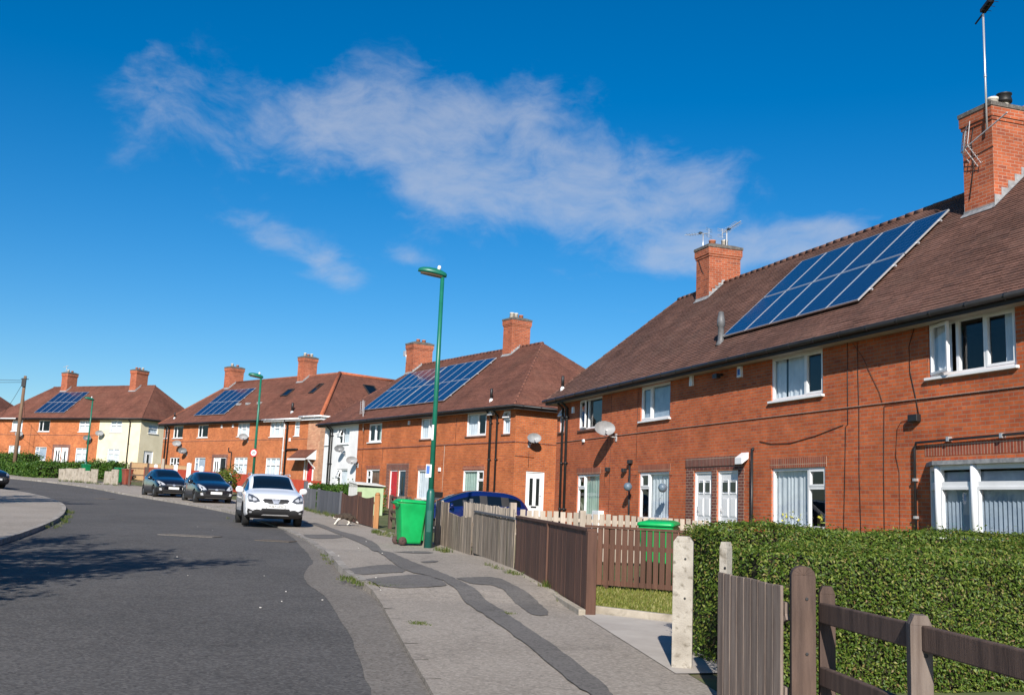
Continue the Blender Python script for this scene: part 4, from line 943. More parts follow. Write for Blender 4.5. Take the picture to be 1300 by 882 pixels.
alarm(B,-9.7,5.55,.16,.2); alarm(B,-6.35,3.2,.18,.18)
m = B.mb(); m.tube([(-14.85,-.1,5.3),(-15.0,-.15,7.0)],.02,6)
for k in range(7): m.tube([(-15.0-.28,-.15,6.3+.1*k),(-15.0+.22,-.15,6.3+.1*k)],.008,4)
for q in (-.28,-.03,.22): m.tube([(-15+q,-.15,6.25),(-15+q,-.15,6.95)],.009,4)
m.build('aerial',M['galv'],B.e)
m = B.mb(); m.tube([(-16.85,3.3,9.6),(-16.95,3.3,10.35)],.02,6); m.box(-17.1,-16.9,3.2,3.3,10.0,10.3); m.build('aerial',M['alu'],B.e)
m = B.mb(ME); m.box(2.9,3.15,-.5,-.01,2.9,3.15); m.build('floodlight',M['black'],B.e)
# ---- corner terrace beyond it
C = House('terraced_house', 'brick terrace behind the parked black cars, with rooflights and a bright orange hip line', 'house', 0, 0, rzof(46), 2.35)
cC = corner_at(300, 560, 82); C.e.location = (cC.x, cC.y, 2.35)
x0, x1, dep = -11.3, 10.75, 8.0
ZE, ZR = 7.22, 11.0
roofC = lambda y: ZE + (ZR-ZE)*(y+.36)/(4+.36)
opsC = neg([(10.65,11.1,6.05,7.0),(8.15,9.71,6.03,7.05),(4.25,5.79,6.03,7.03),(-1.68,-.05,6.03,7.05),(-6.15,-4.43,5.93,7.05),(-8.16,-7.55,5.96,7.05),
            (8.32,9.86,3.2,4.45),(4.27,5.88,3.2,4.45),(1.24,3.08,2.4,4.44),(-1.75,.06,3.1,4.45),(-6.04,-4.22,3.0,4.4)])
w = C.mb(); wall_face(w, x0, 9.3, 1.2, ZE-.16, opsC)
w.poly([(x0,8,1.2),(x0,0,1.2),(x0,0,ZE-.16),(x0,8,ZE-.16)]); w.poly([(x1,15,1.2),(x0,8,1.2),(x0,8,ZE-.16),(x1,15,ZE-.16)])
wC = w.build('wall', M['brick_c'], C.e)
w = C.mb(); w.M = C.T
wall_face(w, 9.3, 10.75, 1.2, ZE-.05, [(9.38,10.15,2.4,4.12)], Matrix.Translation((0,-.06,0)))
wall_face(w, -.06, 15, 1.2, ZE-.05, [], Matrix.Translation((10.75,0,0)) @ ME)
w.build('end_wall', M['brick_pink'], C.e)
m = C.mb(); m.box(x0,9.28,-.026,-.002,5.72,5.76); m.build('string_course', M['brick_dark'], wC)
m = C.mb(); m.box(-3.3,-1.0,-.02,.05,4.455,4.68); m.box(-3.3,-3.1,-.008,.05,2.2,4.452); m.box(-1.22,-1.0,-.008,.05,2.2,4.452); m.build('door_surround', M['brick_dark'], wC)
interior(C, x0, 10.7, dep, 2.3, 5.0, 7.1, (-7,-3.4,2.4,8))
mb = C.mb(); ov = .36; yb = 15
roof_slope(mb,(x0-ov,-ov,ZE),(x1+ov,-ov,ZE),(7.1,4,ZR),(-7.4,4,ZR),.1,2.5)
roof_slope(mb,(x1+ov,-ov,ZE),(x1+ov,yb+ov,ZE),(7.1,yb-4,ZR),(7.1,4,ZR),.1,2.5)
roof_slope(mb,(x0-ov,8+ov,ZE),(x0-ov,-ov,ZE),(-7.4,4,ZR),(-7.4,4,ZR),.1,2.5)
roof_slope(mb,(7.1,8.4,ZE),(x0-ov,8+ov,ZE),(-7.4,4,ZR),(7.1,4,ZR),.3,6)
roof_slope(mb,(x1+ov,yb+ov,ZE),(3.2,yb+ov,ZE),(7.1,yb-4,ZR),(7.1,yb-4,ZR),.3,6); roof_slope(mb,(3.2,yb+ov,ZE),(3.2,8,ZE),(7.1,4,ZR),(7.1,yb-4,ZR),.3,6)
rC = mb.build('roof', M['tile_c'], C.e)
m = C.mb()
for a, b in (((x0-ov,-ov,ZE),(-7.4,4,ZR)),((-7.4,4,ZR),(7.1,4,ZR))): m.tube([a,b],.09,8)
m.build('ridge_tiles', M['tile_ridge'], rC)
m = C.mb(); m.tube([(x1+ov,-ov,ZE+.02),(7.1,4,ZR+.02)],.15,8); m.tube([(7.1,4,ZR+.02),(7.1,yb-4,ZR+.02)],.12,8)
m.build('hip_tiles', M['tile_red'], rC)['label'] = 'bright orange hip tiles'
s = C.mb(); s.box(x0-.33,x1+.33,-.33,0,ZE-.17,ZE-.15); s.box(x1,x1+.33,0,yb,ZE-.17,ZE-.15); s.build('soffit', M['soffit'], C.e)
s = C.mb(); s.box(x0-.35,4,-.35,-.33,ZE-.19,ZE-.005); s.build('fascia', M['fascia'], C.e)
s = C.mb(); s.box(4.0,x1+.35,-.352,-.33,ZE-.2,ZE-.005); s.box(x1+.33,x1+.352,-.33,yb,ZE-.2,ZE-.005); s.build('fascia', M['upvc'], C.e)
gutter(C,[(x0-.4,-.42,ZE-.06),(3.9,-.42,ZE-.06)]); gutter(C,[(3.9,-.42,ZE-.06),(8.9,-.42,ZE-.06)],'white_gutter'); gutter(C,[(8.7,-.5,ZE+.04),(x1+.42,-.5,ZE+.04),(x1+.42,yb,ZE+.04)],'white_gutter',.07)
ww = [(10.65,11.1,6.05,7.0,[(1,[.35,.65])]),(8.15,9.71,6.03,7.05,CASE_L),(4.25,5.79,6.03,7.03,CASE_L),(-1.68,-.05,6.03,7.05,[(.3,[1]),(.4,[.4,.6]),(.3,[1])]),(-6.15,-4.43,5.93,7.05,[(.3,[1]),(.4,[.4,.6]),(.3,[1])]),(-8.16,-7.55,5.96,7.05,[(1,[.35,.65])]),
      (8.32,9.86,3.2,4.45,[(.33,[.35,.65]),(.34,[1]),(.33,[.35,.65])]),(4.27,5.88,3.2,4.45,LOW_L),(-1.75,.06,3.1,4.45,[(.3,[.35,.65]),(.4,[.35,.65]),(.3,[.35,.65])]),(-6.04,-4.22,3.0,4.4,[(.3,[.35,.65]),(.4,[.35,.65]),(.3,[.35,.65])])]
for i, (a, b, c, d, cl) in enumerate(ww): nw(C,a,b,c,d,cl,('curtain',None,None,'curtain','curtain','curtain',None,'curtain_blue','curtain','curtain')[i])
door(C,-3.06,-2.2,2.4,4.44,'white_door',style='twolight',label='white front door'); door(C,-2.15,-1.26,2.4,4.44,'black_door',style='onelight',label='black front door')
door(C,9.38,10.15,2.4,4.12,'red_door',Matrix.Translation((0,-.06,0)),style='solid',label='red door under the tiled porch canopy')
m = C.mb(); roof_slope(m,(8.35,-.95,4.3),(10.45,-.95,4.3),(10.45,-.06,4.98),(8.35,-.06,4.98),.1,2.5); pc = m.build('porch_canopy', M['tile_c'], C.e)
m = C.mb(); m.prism([(10.4,-.95,4.26),(10.4,-.06,4.26),(10.4,-.06,4.94)],(.06,0,0)); m.box(8.33,10.46,-.98,-.94,4.2,4.31); m.prism([(10.4,-.07,3.6),(10.4,-.07,3.7),(10.4,-.75,4.2),(10.4,-.65,4.2)],(.06,0,0)); m.box(9.2,9.3,-.12,-.02,2.4,4.2); m.box(10.2,10.3,-.12,-.07,2.4,3.6)
m.build('canopy_fascia', M['upvc'], pc, fix=True)
chimney(C,-8.1,-7.26+.05,3.35,4.65,9.2,12.32,roofC,((.3,'pale_clay'),(.7,'clay'))); chimney(C,2.5,3.3,3.38,4.62,9.2,12.5,roofC,((.25,'pale_clay'),(.5,'clay'),(.75,'pale_clay')))
solar(C,-7.1,-2.45,.28,3.0,roofC)
def rooflight(H, xa, xb, ya, yb, rz):
    a = Vector((xa,ya,rz(ya))); ux = Vector((1,0,0)); uy = Vector((0,yb-ya,rz(yb)-rz(ya))); h = uy.length; uy.normalize(); n = ux.cross(uy)
    R = Matrix(((ux.x,uy.x,n.x,a.x),(ux.y,uy.y,n.y,a.y),(ux.z,uy.z,n.z,a.z),(0,0,0,1))); m = H.mb(R); W = xb-xa
    for q in ((0,W,0,.08),(0,W,h-.08,h),(0,.08,.08,h-.08),(W-.08,W,.08,h-.08)): m.box(q[0],q[1],q[2],q[3],-.03,.09)
    o = m.build('rooflight', M_['fascia'], H.e); q = H.mb(R); q.poly([(.08,.08,.06),(W-.08,.08,.06),(W-.08,h-.08,.06),(.08,h-.08,.06)]); q.build('pane', M_['car_glass'], o)
rooflight(C,6.1,6.7,2.0,2.95,roofC); rooflight(C,2.6,3.5,1.9,2.6,roofC)
# rooflight on the slope round the corner
rs = lambda t: ZE+(ZR-ZE)*t
m = C.mb(); u = Vector((x1+ov-7.1,0,ZE-ZR)).normalized(); nn = Vector((-u.z,0,u.x)).normalized()
if nn.z < 0: nn = -nn
o_ = Vector((7.1,5.6,ZR)) + u*1.1; R = Matrix(((0,-u.x,nn.x,o_.x+u.x*1.2),(1,0,nn.y,o_.y),(0,-u.z,nn.z,o_.z+u.z*1.2),(0,0,0,1)))
m = C.mb(R)
for q in ((0,1.1,0,.08),(0,1.1,1.12,1.2),(0,.08,.08,1.12),(1.02,1.1,.08,1.12)): m.box(q[0],q[1],q[2],q[3],-.03,.1)
o = m.build('rooflight', M['fascia'], C.e); q = C.mb(R); q.poly([(.08,.08,.06),(1.02,.08,.06),(1.02,1.12,.06),(.08,1.12,.06)]); q.build('pane', M['car_glass'], o)
for xx in (-2.3,-1.0,.6):
    m = C.mb(); yv = 1.3; m.box(xx,xx+.35,yv-.15,yv+.12,roofC(yv)-.05,roofC(yv)+.13); m.build('roof_vent', M['lead'], C.e)
downpipe(C,-10.75,ZE,2,r=.06); downpipe(C,-10.3,ZE,2,r=.06); downpipe(C,6.38,ZE,2.2,'white_gutter',r=.06); downpipe(C,6.75,ZE,2.2,r=.08)
m = C.mb(); m.tube([(-.9,-.06,5.2),(-.9,-.06,4.9),(-.45,-.06,4.85),(-.45,-.06,2.4)],.045,8); m.build('pipe', M['gutter_black'], C.e)
m = C.mb(); m.tube([(6.7,-.09,4.85),(7.0,-.09,5.0),(8.2,-.09,5.02)],.06,8); m.build('pipe', M['gutter_black'], C.e)
dish(C,-8.2,5.55,.42,.29); dish(C,-7.2,4.95,.42,.29,'dish_dark'); dish(C,1.6,5.95,.42,.28)
alarm(C,-2.2,6.85,.2,.25); alarm(C,-.6,6.85,.2,.25); alarm(C,7.1,5.7,.2,.25)
flue(C,-10.1,.2,roofC(.2),.5,.06,('black','white_gutter'),False); flue(C,6.8,.2,roofC(.2),.7,.09,('black','galv'),False)
# ---- far terrace with the cream end
Dh = House('terraced_house', 'far terrace with a cream rendered right end and a hipped roof, behind the conifer hedge', 'house', 0, 0, rzof(63), 3.2)
cD = corner_at(177, 560, 96); Dh.e.location = (cD.x, cD.y, 3.2)
x0, x1, dep = -19.6, 0., 7.6
ZE, ZR = 8.06, 11.5
roofD = lambda y: ZE + (ZR-ZE)*(y+.36)/(3.8+.36)
opsD = neg([(15.5,17.0,6.8,7.86),(11.72,13.23,6.8,7.86),(6.34,7.82,6.8,7.86),(2.35,3.78,6.77,7.86),(15.43,17.06,4.1,5.43),(11.8,13.33,4.1,5.33),(9.85,10.77,3.25,5.33),(8.9,9.78,3.25,5.33),(6.29,7.9,3.9,5.3),(2.34,3.79,3.85,5.3)])
w = Dh.mb(); wall_face(w, x0, -5.18, 2, ZE-.16, opsD); w.poly([(x0,dep,2),(x0,0,2),(x0,0,ZE-.16),(x0,dep,ZE-.16)]); w.poly([(x1,dep,2),(x0,dep,2),(x0,dep,ZE-.16),(x1,dep,ZE-.16)])
wD = w.build('wall', M['brick_c'], Dh.e)
w = Dh.mb(); wall_face(w, -5.18, 0, 2, ZE-.16, opsD); wall_face(w, 0, dep, 2, ZE-.16, [(.95,2.1,6.8,7.58),(.67,1.8,3.25,5.2)], ME); w.build('rendered_wall', M['render_cream'], Dh.e)
m = Dh.mb(); m.box(x0,-5.2,-.026,-.002,6.46,6.5); m.build('string_course', M['brick_dark'], wD)
m = Dh.mb(); m.box(-11.0,-8.65,-.02,.05,5.345,5.6); m.box(-11.0,-10.8,-.008,.05,3,5.34); m.box(-8.86,-8.65,-.008,.05,3,5.34); m.build('door_surround', M['brick_dark'], wD)
interior(Dh, x0, x1, dep, 3.1, 5.9, 8.0, (-14,-9,-5.2,-2))
hip_roof(Dh, x0, x1, dep, ZE, ZR, -16.3, -2.6, 'tile_c')
gutter(Dh,[(-16,-.42,ZE-.06),(x1+.41,-.42,ZE-.06),(x1+.41,dep,ZE-.06)]); gutter(Dh,[(x0-.4,-.42,ZE-.06),(-16,-.42,ZE-.06)],'white_gutter')
for i, (a, b, c, d, cl) in enumerate(((15.5,17.0,6.8,7.86,CASE_R),(11.72,13.23,6.8,7.86,CASE_L),(6.34,7.82,6.8,7.86,[(.5,[.4,.6]),(.5,[.4,.6])]),(2.35,3.78,6.77,7.86,[(.5,[.4,.6]),(.5,[.4,.6])]),(15.43,17.06,4.1,5.43,[(.33,[1]),(.34,[1]),(.33,[1])]),(11.8,13.33,4.1,5.33,LOW_L),(6.29,7.9,3.9,5.3,[(.5,[.35,.65]),(.5,[.35,.65])]),(2.34,3.79,3.85,5.3,[(.5,[.3,.7]),(.5,[.3,.7])]))):
    nw(Dh,a,b,c,d,cl,('curtain',None,'curtain','curtain','curtain','curtain_blue','curtain','curtain')[i])
window(Dh,.95,2.1,6.8,7.58,[(1,[.4,.6])],'curtain',ME)
door(Dh,-10.77,-9.85,3.25,5.33,'white_door',style='twolight',label='white door with two tall lights'); door(Dh,-9.78,-8.9,3.25,5.33,'white_door',style='onelight',label='white door with one small light'); door(Dh,.67,1.8,3.25,5.2,'white_door',ME,'onelight',label='white end door')
chimney(Dh,-14.62,-13.8,3.2,4.4,9.9,12.92,roofD,((.3,'pale_clay'),(.7,'clay'))); chimney(Dh,-5.2,-4.4,3.1,4.55,9.9,13.0,roofD,((.2,'clay'),(.45,'clay'),(.75,'pale_clay')))
solar(Dh,-14.3,-10.2,.2,2.95,roofD)
downpipe(Dh,-1.28,ZE,2.8,r=.06); downpipe(Dh,-19.0,ZE,2.8,'white_gutter',r=.07)
dish(Dh,-15.3,6.5,.42,.3); dish(Dh,-6.1,6.2,.42,.3,'dish_dark'); dish(Dh,-4.6,6.65,.42,.3)
cable(Dh,[(-14.2,Y,7.5),(-14.25,Y,3.4)],.015); cable(Dh,[(-13.6,Y,6.4),(-13.6,Y,3.4)],.015)
for hh, cc, off in ((Dh.e,None,0),): pass
m = Dh.mb(); m.tube([(-14.3,3.3,12.8),(-14.2,3.3,13.6)],.03,5); m.beam((-14.7,3.3,13.45),(-13.7,3.1,13.55),.03,.03); m.build('aerial',M['galv'],Dh.e)
# ---- last house, mostly out of frame on the left
Eh = House('terraced_house', 'brown hipped roof of the last terrace, cut off by the left edge of the view', 'house', -57.6, 119, rzof(75), 3.8)
x0, x1, dep = -16, 0., 7.6; ZE, ZR = 8.9, 12.4
w = Eh.mb(); wall_face(w, x0, x1, 2.6, ZE-.16, [(-3.2,-1.7,7.4,8.5),(-3.2,-1.6,4.7,6.0),(-7.6,-6.1,7.4,8.5),(-7.6,-6.0,4.7,6.0),(-13.2,-11.7,7.4,8.5),(-13.2,-11.6,4.7,6.0)]); wall_face(w, 0, dep, 2.6, ZE-.16, [], ME); w.poly([(x1,dep,2.6),(x0,dep,2.6),(x0,dep,ZE-.16),(x1,dep,ZE-.16)]); w.poly([(x0,dep,2.6),(x0,0,2.6),(x0,0,ZE-.16),(x0,dep,ZE-.16)])
w.build('wall', M['brick_c'], Eh.e); hip_roof(Eh, x0, x1, dep, ZE, ZR, -12.2, -3.8, 'tile_c'); gutter(Eh,[(x0-.4,-.42,ZE-.06),(x1+.41,-.42,ZE-.06)])
interior(Eh, x0, x1, dep, 3.7, 6.6, 8.85, (-6,))
for a, b in ((1.7,1.6),(6.1,6.0),(11.7,11.6)): nw(Eh,a,a+1.5,7.4,8.5,CASE_L,'curtain'); nw(Eh,b,b+1.6,4.7,6.0,LOW_L,'curtain')
chimney(Eh,-11.9,-11.1,3.2,4.4,10.6,13.7,lambda y: ZE+(ZR-ZE)*(y+.36)/(3.8+.36))
# ------------------------------------------------------------ vehicles
def make_car(name, label, loc, fwd, paint, S, rz_off=0, group='cars parked along the street', plate=None, style='hatch', roof_rails=False):
    """S: stations front to rear (y, zb, hw, zs, zt) for bonnet and tail, or (y, zb, hw, zs, zroof, hroof, zwin) in the cabin"""
    e = thing(name, label, 'car', loc, math.atan2(-fwd[0], fwd[1]), group)
    rings = []
    for s in S:
        if len(s) == 5:
            y, zb, hw, zs, zt = s
            P = [(0,zb),(.8*hw,zb),(.97*hw,zb+.05),(hw,zb+.2),(1.0*hw,(zb+.2+zs)/2),(.97*hw,zs),(.9*hw,zs+.35*(zt-zs)),(.82*hw,zs+.62*(zt-zs)),(.74*hw,zs+.78*(zt-zs)),(.45*hw,zs+.95*(zt-zs)),(0,zt)]
        else:
            y, zb, hw, zs, zr, hr, zw = s
            P = [(0,zb),(.8*hw,zb),(.97*hw,zb+.05),(hw,zb+.2),(1.0*hw,(zb+.2+zs)/2),(.97*hw,zs),(.93*hw,zs+.035),(hr+.075,zw),(hr,zr-.03),(hr*.6,zr-.004),(0,zr)]
        rings.append((y, P))
    bm = bmesh.new(); V = []
    for y, P in rings: V.append([bm.verts.new((x, y, z)) for x, z in P] + [bm.verts.new((-x, y, z)) for x, z in P[-2:0:-1]])
    n = len(V[0])
    cab = [len(s) == 7 for s in S]
    first = cab.index(True); last = len(cab)-1-cab[::-1].index(True)
    for i in range(len(V)-1):
        for j in range(n):
            k = (j+1) % n
            f = bm.faces.new((V[i][j], V[i+1][j], V[i+1][k], V[i][k])); f.smooth = True
            jj = j if j < 10 else n-1-j           # mirrored row index
            mi = 0
            if jj in (0,1): mi = 4
            if jj == 2 and (3 <= i < len(V)-4 or style != 'suv'): mi = 4
            if i >= first-1 and i <= last:
                if jj == 6:
                    if (first <= i < last or i == first-1): mi = 2
                    if S[i][0]-S[i+1][0] < .13 and first <= i < last: mi = 5
                if jj in (8,9):
                    if i in (first-1, first) and S[first][-3] < max(s[-3] for s in S if len(s) == 7)-.12: mi = 1
                    if i == last: mi = 3
                    if S[i][0]-S[i+1][0] < 0: pass
            f.material_index = mi
    bm.faces.new(V[0][::-1]); bm.faces.new(V[-1])
    bmesh.ops.recalc_face_normals(bm, faces=bm.faces)
    me = D.meshes.new('body'); bm.to_mesh(me); bm.free()
    mats = [paint, M['car_glass'], M['car_glass'], M['car_glass'], M['car_trim'], M['car_trim']]
    for m in mats: me.materials.append(m)
    o = D.objects.new('body', me); COL.objects.link(o)
    ss = o.modifiers.new('s', 'SUBSURF'); ss.levels = 2; ss.render_levels = 2
    yf, yr, rw, hwm = S.wheel if hasattr(S, 'wheel') else WHEEL[style]
    cut = MB()
    for yy in (yf, yr):
        for sg in (1, -1): cut.lathe([(rw+.055, 0), (rw+.055, .36)], (sg*(hwm-.26) if sg > 0 else -(hwm-.26), yy, rw+.005), 28, 4, (sg,0,0))
    co_ = cut.build('cutter', mats, None, fix=True)
    b = o.modifiers.new('b', 'BOOLEAN'); b.operation = 'DIFFERENCE'; b.object = co_; b.solver = 'EXACT'
    dg = bpy.context.evaluated_depsgraph_get(); ev = o.evaluated_get(dg)
    full = D.meshes.new_from_object(ev); full.transform(Matrix.Identity(4))
    bmf = bmesh.new(); bmf.from_mesh(full); bvh = BVHTree.FromBMesh(bmf); bmf.free()
    D.objects.remove(o); D.objects.remove(co_)
    for pname, idx, mat in (('body',(0,),[paint]),('windscreen',(1,),[M['car_glass']]),('side_window',(2,),1),('side_window',(2,),-1),('rear_window',(3,),[M['car_glass']]),('lower_trim',(4,5),[M['car_trim']])):
        bmx = bmesh.new(); bmx.from_mesh(full)
        sd_ = mat if isinstance(mat, int) else 0
        if sd_: mat = [M['car_glass']]
        bmesh.ops.delete(bmx, geom=[f for f in bmx.faces if f.material_index not in idx or f.calc_center_median().x*sd_ < 0], context='FACES')
        if not bmx.faces: bmx.free(); continue
        for f in bmx.faces: f.material_index = 0; f.smooth = True
        pm = D.meshes.new(pname); bmx.to_mesh(pm); bmx.free(); pm.materials.append(mat[0])
        p = D.objects.new(pname, pm); COL.objects.link(p); p.parent = e
    D.meshes.remove(full)
    def hit(o_, d):
        r = bvh.ray_cast(Vector(o_), Vector(d)); return r[0], r[1]
    def patch(pname, outline, mat, axis='front', off=.008, k=3, parent=e):
        """a lamp, grille or plate laid on the body, from an outline in (x, z) or (y, z)"""
        mb = MB(); cx = sum(p[0] for p in outline)/len(outline); cz = sum(p[1] for p in outline)/len(outline)
        dense = []
        for a, b2 in zip(outline, outline[1:]+outline[:1]):
            for q in range(3): dense.append((a[0]+(b2[0]-a[0])*q/3, a[1]+(b2[1]-a[1])*q/3))
        def P(u, v):
            if axis == 'front': h, nn = hit((u, 4, v), (0,-1,0)); d = Vector((0,1,0))
            elif axis == 'rear': h, nn = hit((u, -4, v), (0,1,0)); d = Vector((0,-1,0))
            else: h, nn = hit((axis*3, u, v), (-axis,0,0)); d = Vector((axis,0,0))
            if h is None: return None
            return h + d*off
        rr = []
        for t in range(k+1):
            f = t/k; rr.append([P(cx+(u-cx)*f, cz+(v-cz)*f) for u, v in dense])
        nn = len(dense)
        for t in range(k):
            for q in range(nn):
                pts = [rr[t][q], rr[t][(q+1)%nn], rr[t+1][(q+1)%nn], rr[t+1][q]]
                if any(p is None for p in pts): continue
                if t == 0: pts = [pts[0], pts[2], pts[3]]
                mb.poly(pts, 0, True)
        if not mb.f: return None
        x = mb.build(pname, mat, parent, fix=False); return x
    def seam(pts, side, w=.012, mat='black', pname='door_seam'):
        mb = MB()
        for (a, b2) in zip(pts, pts[1:]):
            nseg = 6
            for q in range(nseg):
                u0, v0 = a[0]+(b2[0]-a[0])*q/nseg, a[1]+(b2[1]-a[1])*q/nseg; u1, v1 = a[0]+(b2[0]-a[0])*(q+1)/nseg, a[1]+(b2[1]-a[1])*(q+1)/nseg
                l = math.hypot(u1-u0, v1-v0) or 1; px, pz = -(v1-v0)/l*w/2, (u1-u0)/l*w/2
                Q = [hit((side*3, u, v), (-side,0,0))[0] for u, v in ((u0-px,v0-pz),(u1-px,v1-pz),(u1+px,v1+pz),(u0+px,v0+pz))]
                if any(h is None for h in Q): continue
                mb.poly([h+Vector((side*.003,0,0)) for h in Q])
        if mb.f: mb.build(pname, M[mat], e)
    for yy in (yf, yr):
        for sg in (1, -1):
            cx = sg*(hwm-.11)
            t = MB(); t.lathe([(rw*.62,-.105),(rw*.93,-.1),(rw,-.06),(rw,.06),(rw*.93,.1),(rw*.62,.105)], (cx, yy, rw), 28, 0, (sg,0,0), True, True)
            to = t.build('wheel', M['rubber'], e)
            r = MB(); r.lathe([(.0,.05),(rw*.14,.055),(rw*.16,.03),(rw*.2,.0),(rw*.56,.02),(rw*.6,.075),(rw*.66,.09)], (cx, yy, rw), 28, 1, (sg,0,0), True, True)
            for kk in range(5):
                a = kk*2*math.pi/5 + .3
                d = Vector((0, math.cos(a), math.sin(a))); q = Vector((0,-math.sin(a),math.cos(a))); c = Vector((cx+sg*.06, yy, rw))
                r.obox(c+d*rw*.36, d*rw*.27, q*rw*.1, Vector((sg*.018,0,0)), 0)
            r.build('rim', [M['alloy'], M['car_trim']], to)
    return e, patch, seam, hit
WHEEL = {'suv': (1.3,-1.33,.345,.89), 'hatch': (1.23,-1.28,.305,.855), 'estate': (1.28,-1.3,.315,.87)}
def lettering(text, size):
    c = D.curves.new('letters', 'FONT'); c.body = text; c.size = size; c.align_x = 'CENTER'; c.align_y = 'CENTER'; c.extrude = .002; c.offset = size*.012
    q = D.objects.new('letters', c); COL.objects.link(q); dg = bpy.context.evaluated_depsgraph_get(); me = D.meshes.new_from_object(q.evaluated_get(dg)); D.objects.remove(q)
    me.materials.clear(); me.materials.append(M['black']); t = D.objects.new('lettering', me); COL.objects.link(t); return t
def mirror_pair(e, y, z, hw, paint):
    for sg in (1,-1):
        m = MB(); c = Vector((sg*(hw+.1), y, z)); m.lathe([(.02,-.12),(.085,-.09),(.1,0),(.085,.09),(.02,.12)], c, 12, 0, (sg,0,.1)); m.beam((sg*(hw-.06),y+.02,z-.06),(sg*(hw+.05),y,z-.03),.05,.04,mi=1)
        m.v = [v if True else v for v in m.v]
        for i, v in enumerate(m.v): m.v[i] = Vector((v.x, y+(v.y-y)*.62, v.z))
        m.build('wing_mirror', [paint, M['car_trim']], e)
def plate_on(e, hit, x, z, text, yoff=.02, w=.52, h=.11):
    hp_, _ = hit((x, 4, z), (0,-1,0)); m = MB(); yy = hp_.y + yoff; m.box(x-w/2, x+w/2, yy-.03, yy, z-h/2, z+h/2); o = m.build('number_plate', M['plate_white'], e); m = MB(); m.box(x-w/2-.012, x+w/2+.012, yy-.035, yy-.004, z-h/2-.012, z+h/2+.012); m.build('plate_surround', M['car_trim'], o)
    if text:
        t = lettering(text, .085); t.parent = o; t.location = (x, yy+.004, z); t.rotation_euler = (rad(90), 0, rad(180)); t.scale = (1.15,1,1)
# white crossover
SUV = [(2.16,.46,.66,.62,.70),(2.11,.33,.80,.70,.80),(1.98,.26,.86,.82,.93),(1.55,.23,.89,.95,1.05),(1.02,.22,.895,.985,1.115),
       (.62,.22,.895,1.0,1.36,.60,1.22),(.16,.22,.895,1.005,1.575,.58,1.47),(-.42,.22,.895,1.02,1.615,.575,1.51),(-.52,.22,.895,1.025,1.615,.575,1.51),(-1.18,.22,.893,1.05,1.59,.56,1.48),(-1.28,.22,.89,1.055,1.58,.555,1.47),(-1.72,.24,.87,1.08,1.52,.53,1.40),
       (-2.02,.28,.83,1.06,1.12),(-2.12,.36,.8,.8,.9),(-2.16,.42,.72,.7,.78)]
# sub-division pulls the skin in a little, so the stations run slightly oversize
def oversize(S, k=1.02): return [tuple([s[0]*k, s[1]] + [s[2]*k] + [v for v in s[3:]]) for s in S]
f = Vector((.31,-.95)); 
e, patch, seam, hit = make_car('crossover_car', 'white crossover car parked facing the camera, half on the pavement', (-7.5,34.35,g(34.4)), (.31,-.95), M['car_white'], oversize(SUV), style='suv')
for sg in (1,-1):
    hl = patch('headlight', [(sg*.46,.75),(sg*.6,.7),(sg*.76,.71),(sg*.86,.77),(sg*.885,.88),(sg*.83,.97),(sg*.68,.93),(sg*.53,.84)], M['headlight_dark'], off=.012)
    patch('lens', [(sg*.56,.775),(sg*.66,.75),(sg*.7,.8),(sg*.66,.86),(sg*.58,.82)], M['headlight'], off=.02, parent=hl); patch('lens', [(sg*.71,.78),(sg*.8,.8),(sg*.81,.88),(sg*.74,.89)], M['headlight'], off=.02, parent=hl)
    patch('fog_light', [(sg*.69,.4),(sg*.73,.39),(sg*.77,.4),(sg*.77,.44),(sg*.73,.45),(sg*.69,.44)], M['chrome'], off=.03)
    patch('bumper_trim', [(sg*.4,.31),(sg*.6,.3),(sg*.84,.33),(sg*.88,.44),(sg*.86,.55),(sg*.72,.5),(sg*.56,.42)], M['car_trim'], off=.012)
    patch('door_handle', [(-.22,.93),(-.05,.93),(-.05,.96),(-.22,.96)], M['car_white'], sg, .03); patch('door_handle', [(-1.15,.96),(-.98,.96),(-.98,.99),(-1.15,.99)], M['car_white'], sg, .03)
    seam([(.88,.98),(.9,.6),(.82,.36)], sg); seam([(-.44,1.0),(-.46,.4)], sg); seam([(.82,.36),(-1.0,.36)], sg); seam([(-1.2,1.0),(-1.02,.66),(-.98,.4)], sg)
gr = patch('grille', [(-.36,.74),(-.2,.685),(.2,.685),(.36,.74),(.4,.79),(.34,.825),(-.34,.825),(-.4,.79)], M['car_trim'], off=.012)
for v in (.72,.755,.79): patch('grille_bar', [(-.35,v-.006),(.35,v-.006),(.35,v+.006),(-.35,v+.006)], M['black'], off=.02, parent=gr)
patch('grille_badge', [(-.13,.82),(-.1,.82),(-.05,.71),(.05,.71),(.1,.82),(.13,.82),(.07,.685),(-.07,.685)], M['chrome'], off=.024, parent=gr)
patch('grille_badge', [(.075*math.cos(t*.524), .755+.062*math.sin(t*.524)) for t in range(12)], M['chrome'], off=.034, parent=gr)
patch('lower_intake', [(-.45,.46),(-.3,.37),(.3,.37),(.45,.46),(.4,.545),(-.4,.545)], M['car_trim'], off=.01)
patch('skid_plate', [(-.42,.33),(.42,.33),(.36,.365),(-.36,.365)], M['galv'], off=.016)
for v in (.42,.46,.5): patch('intake_bar', [(-.38,v-.007),(.38,v-.007),(.38,v+.007),(-.38,v+.007)], M['black'], off=.02)
plate_on(e, hit, 0, .6, 'YU67 UOV', .03)
mirror_pair(e, .66, 1.08, .88, M['car_white'])
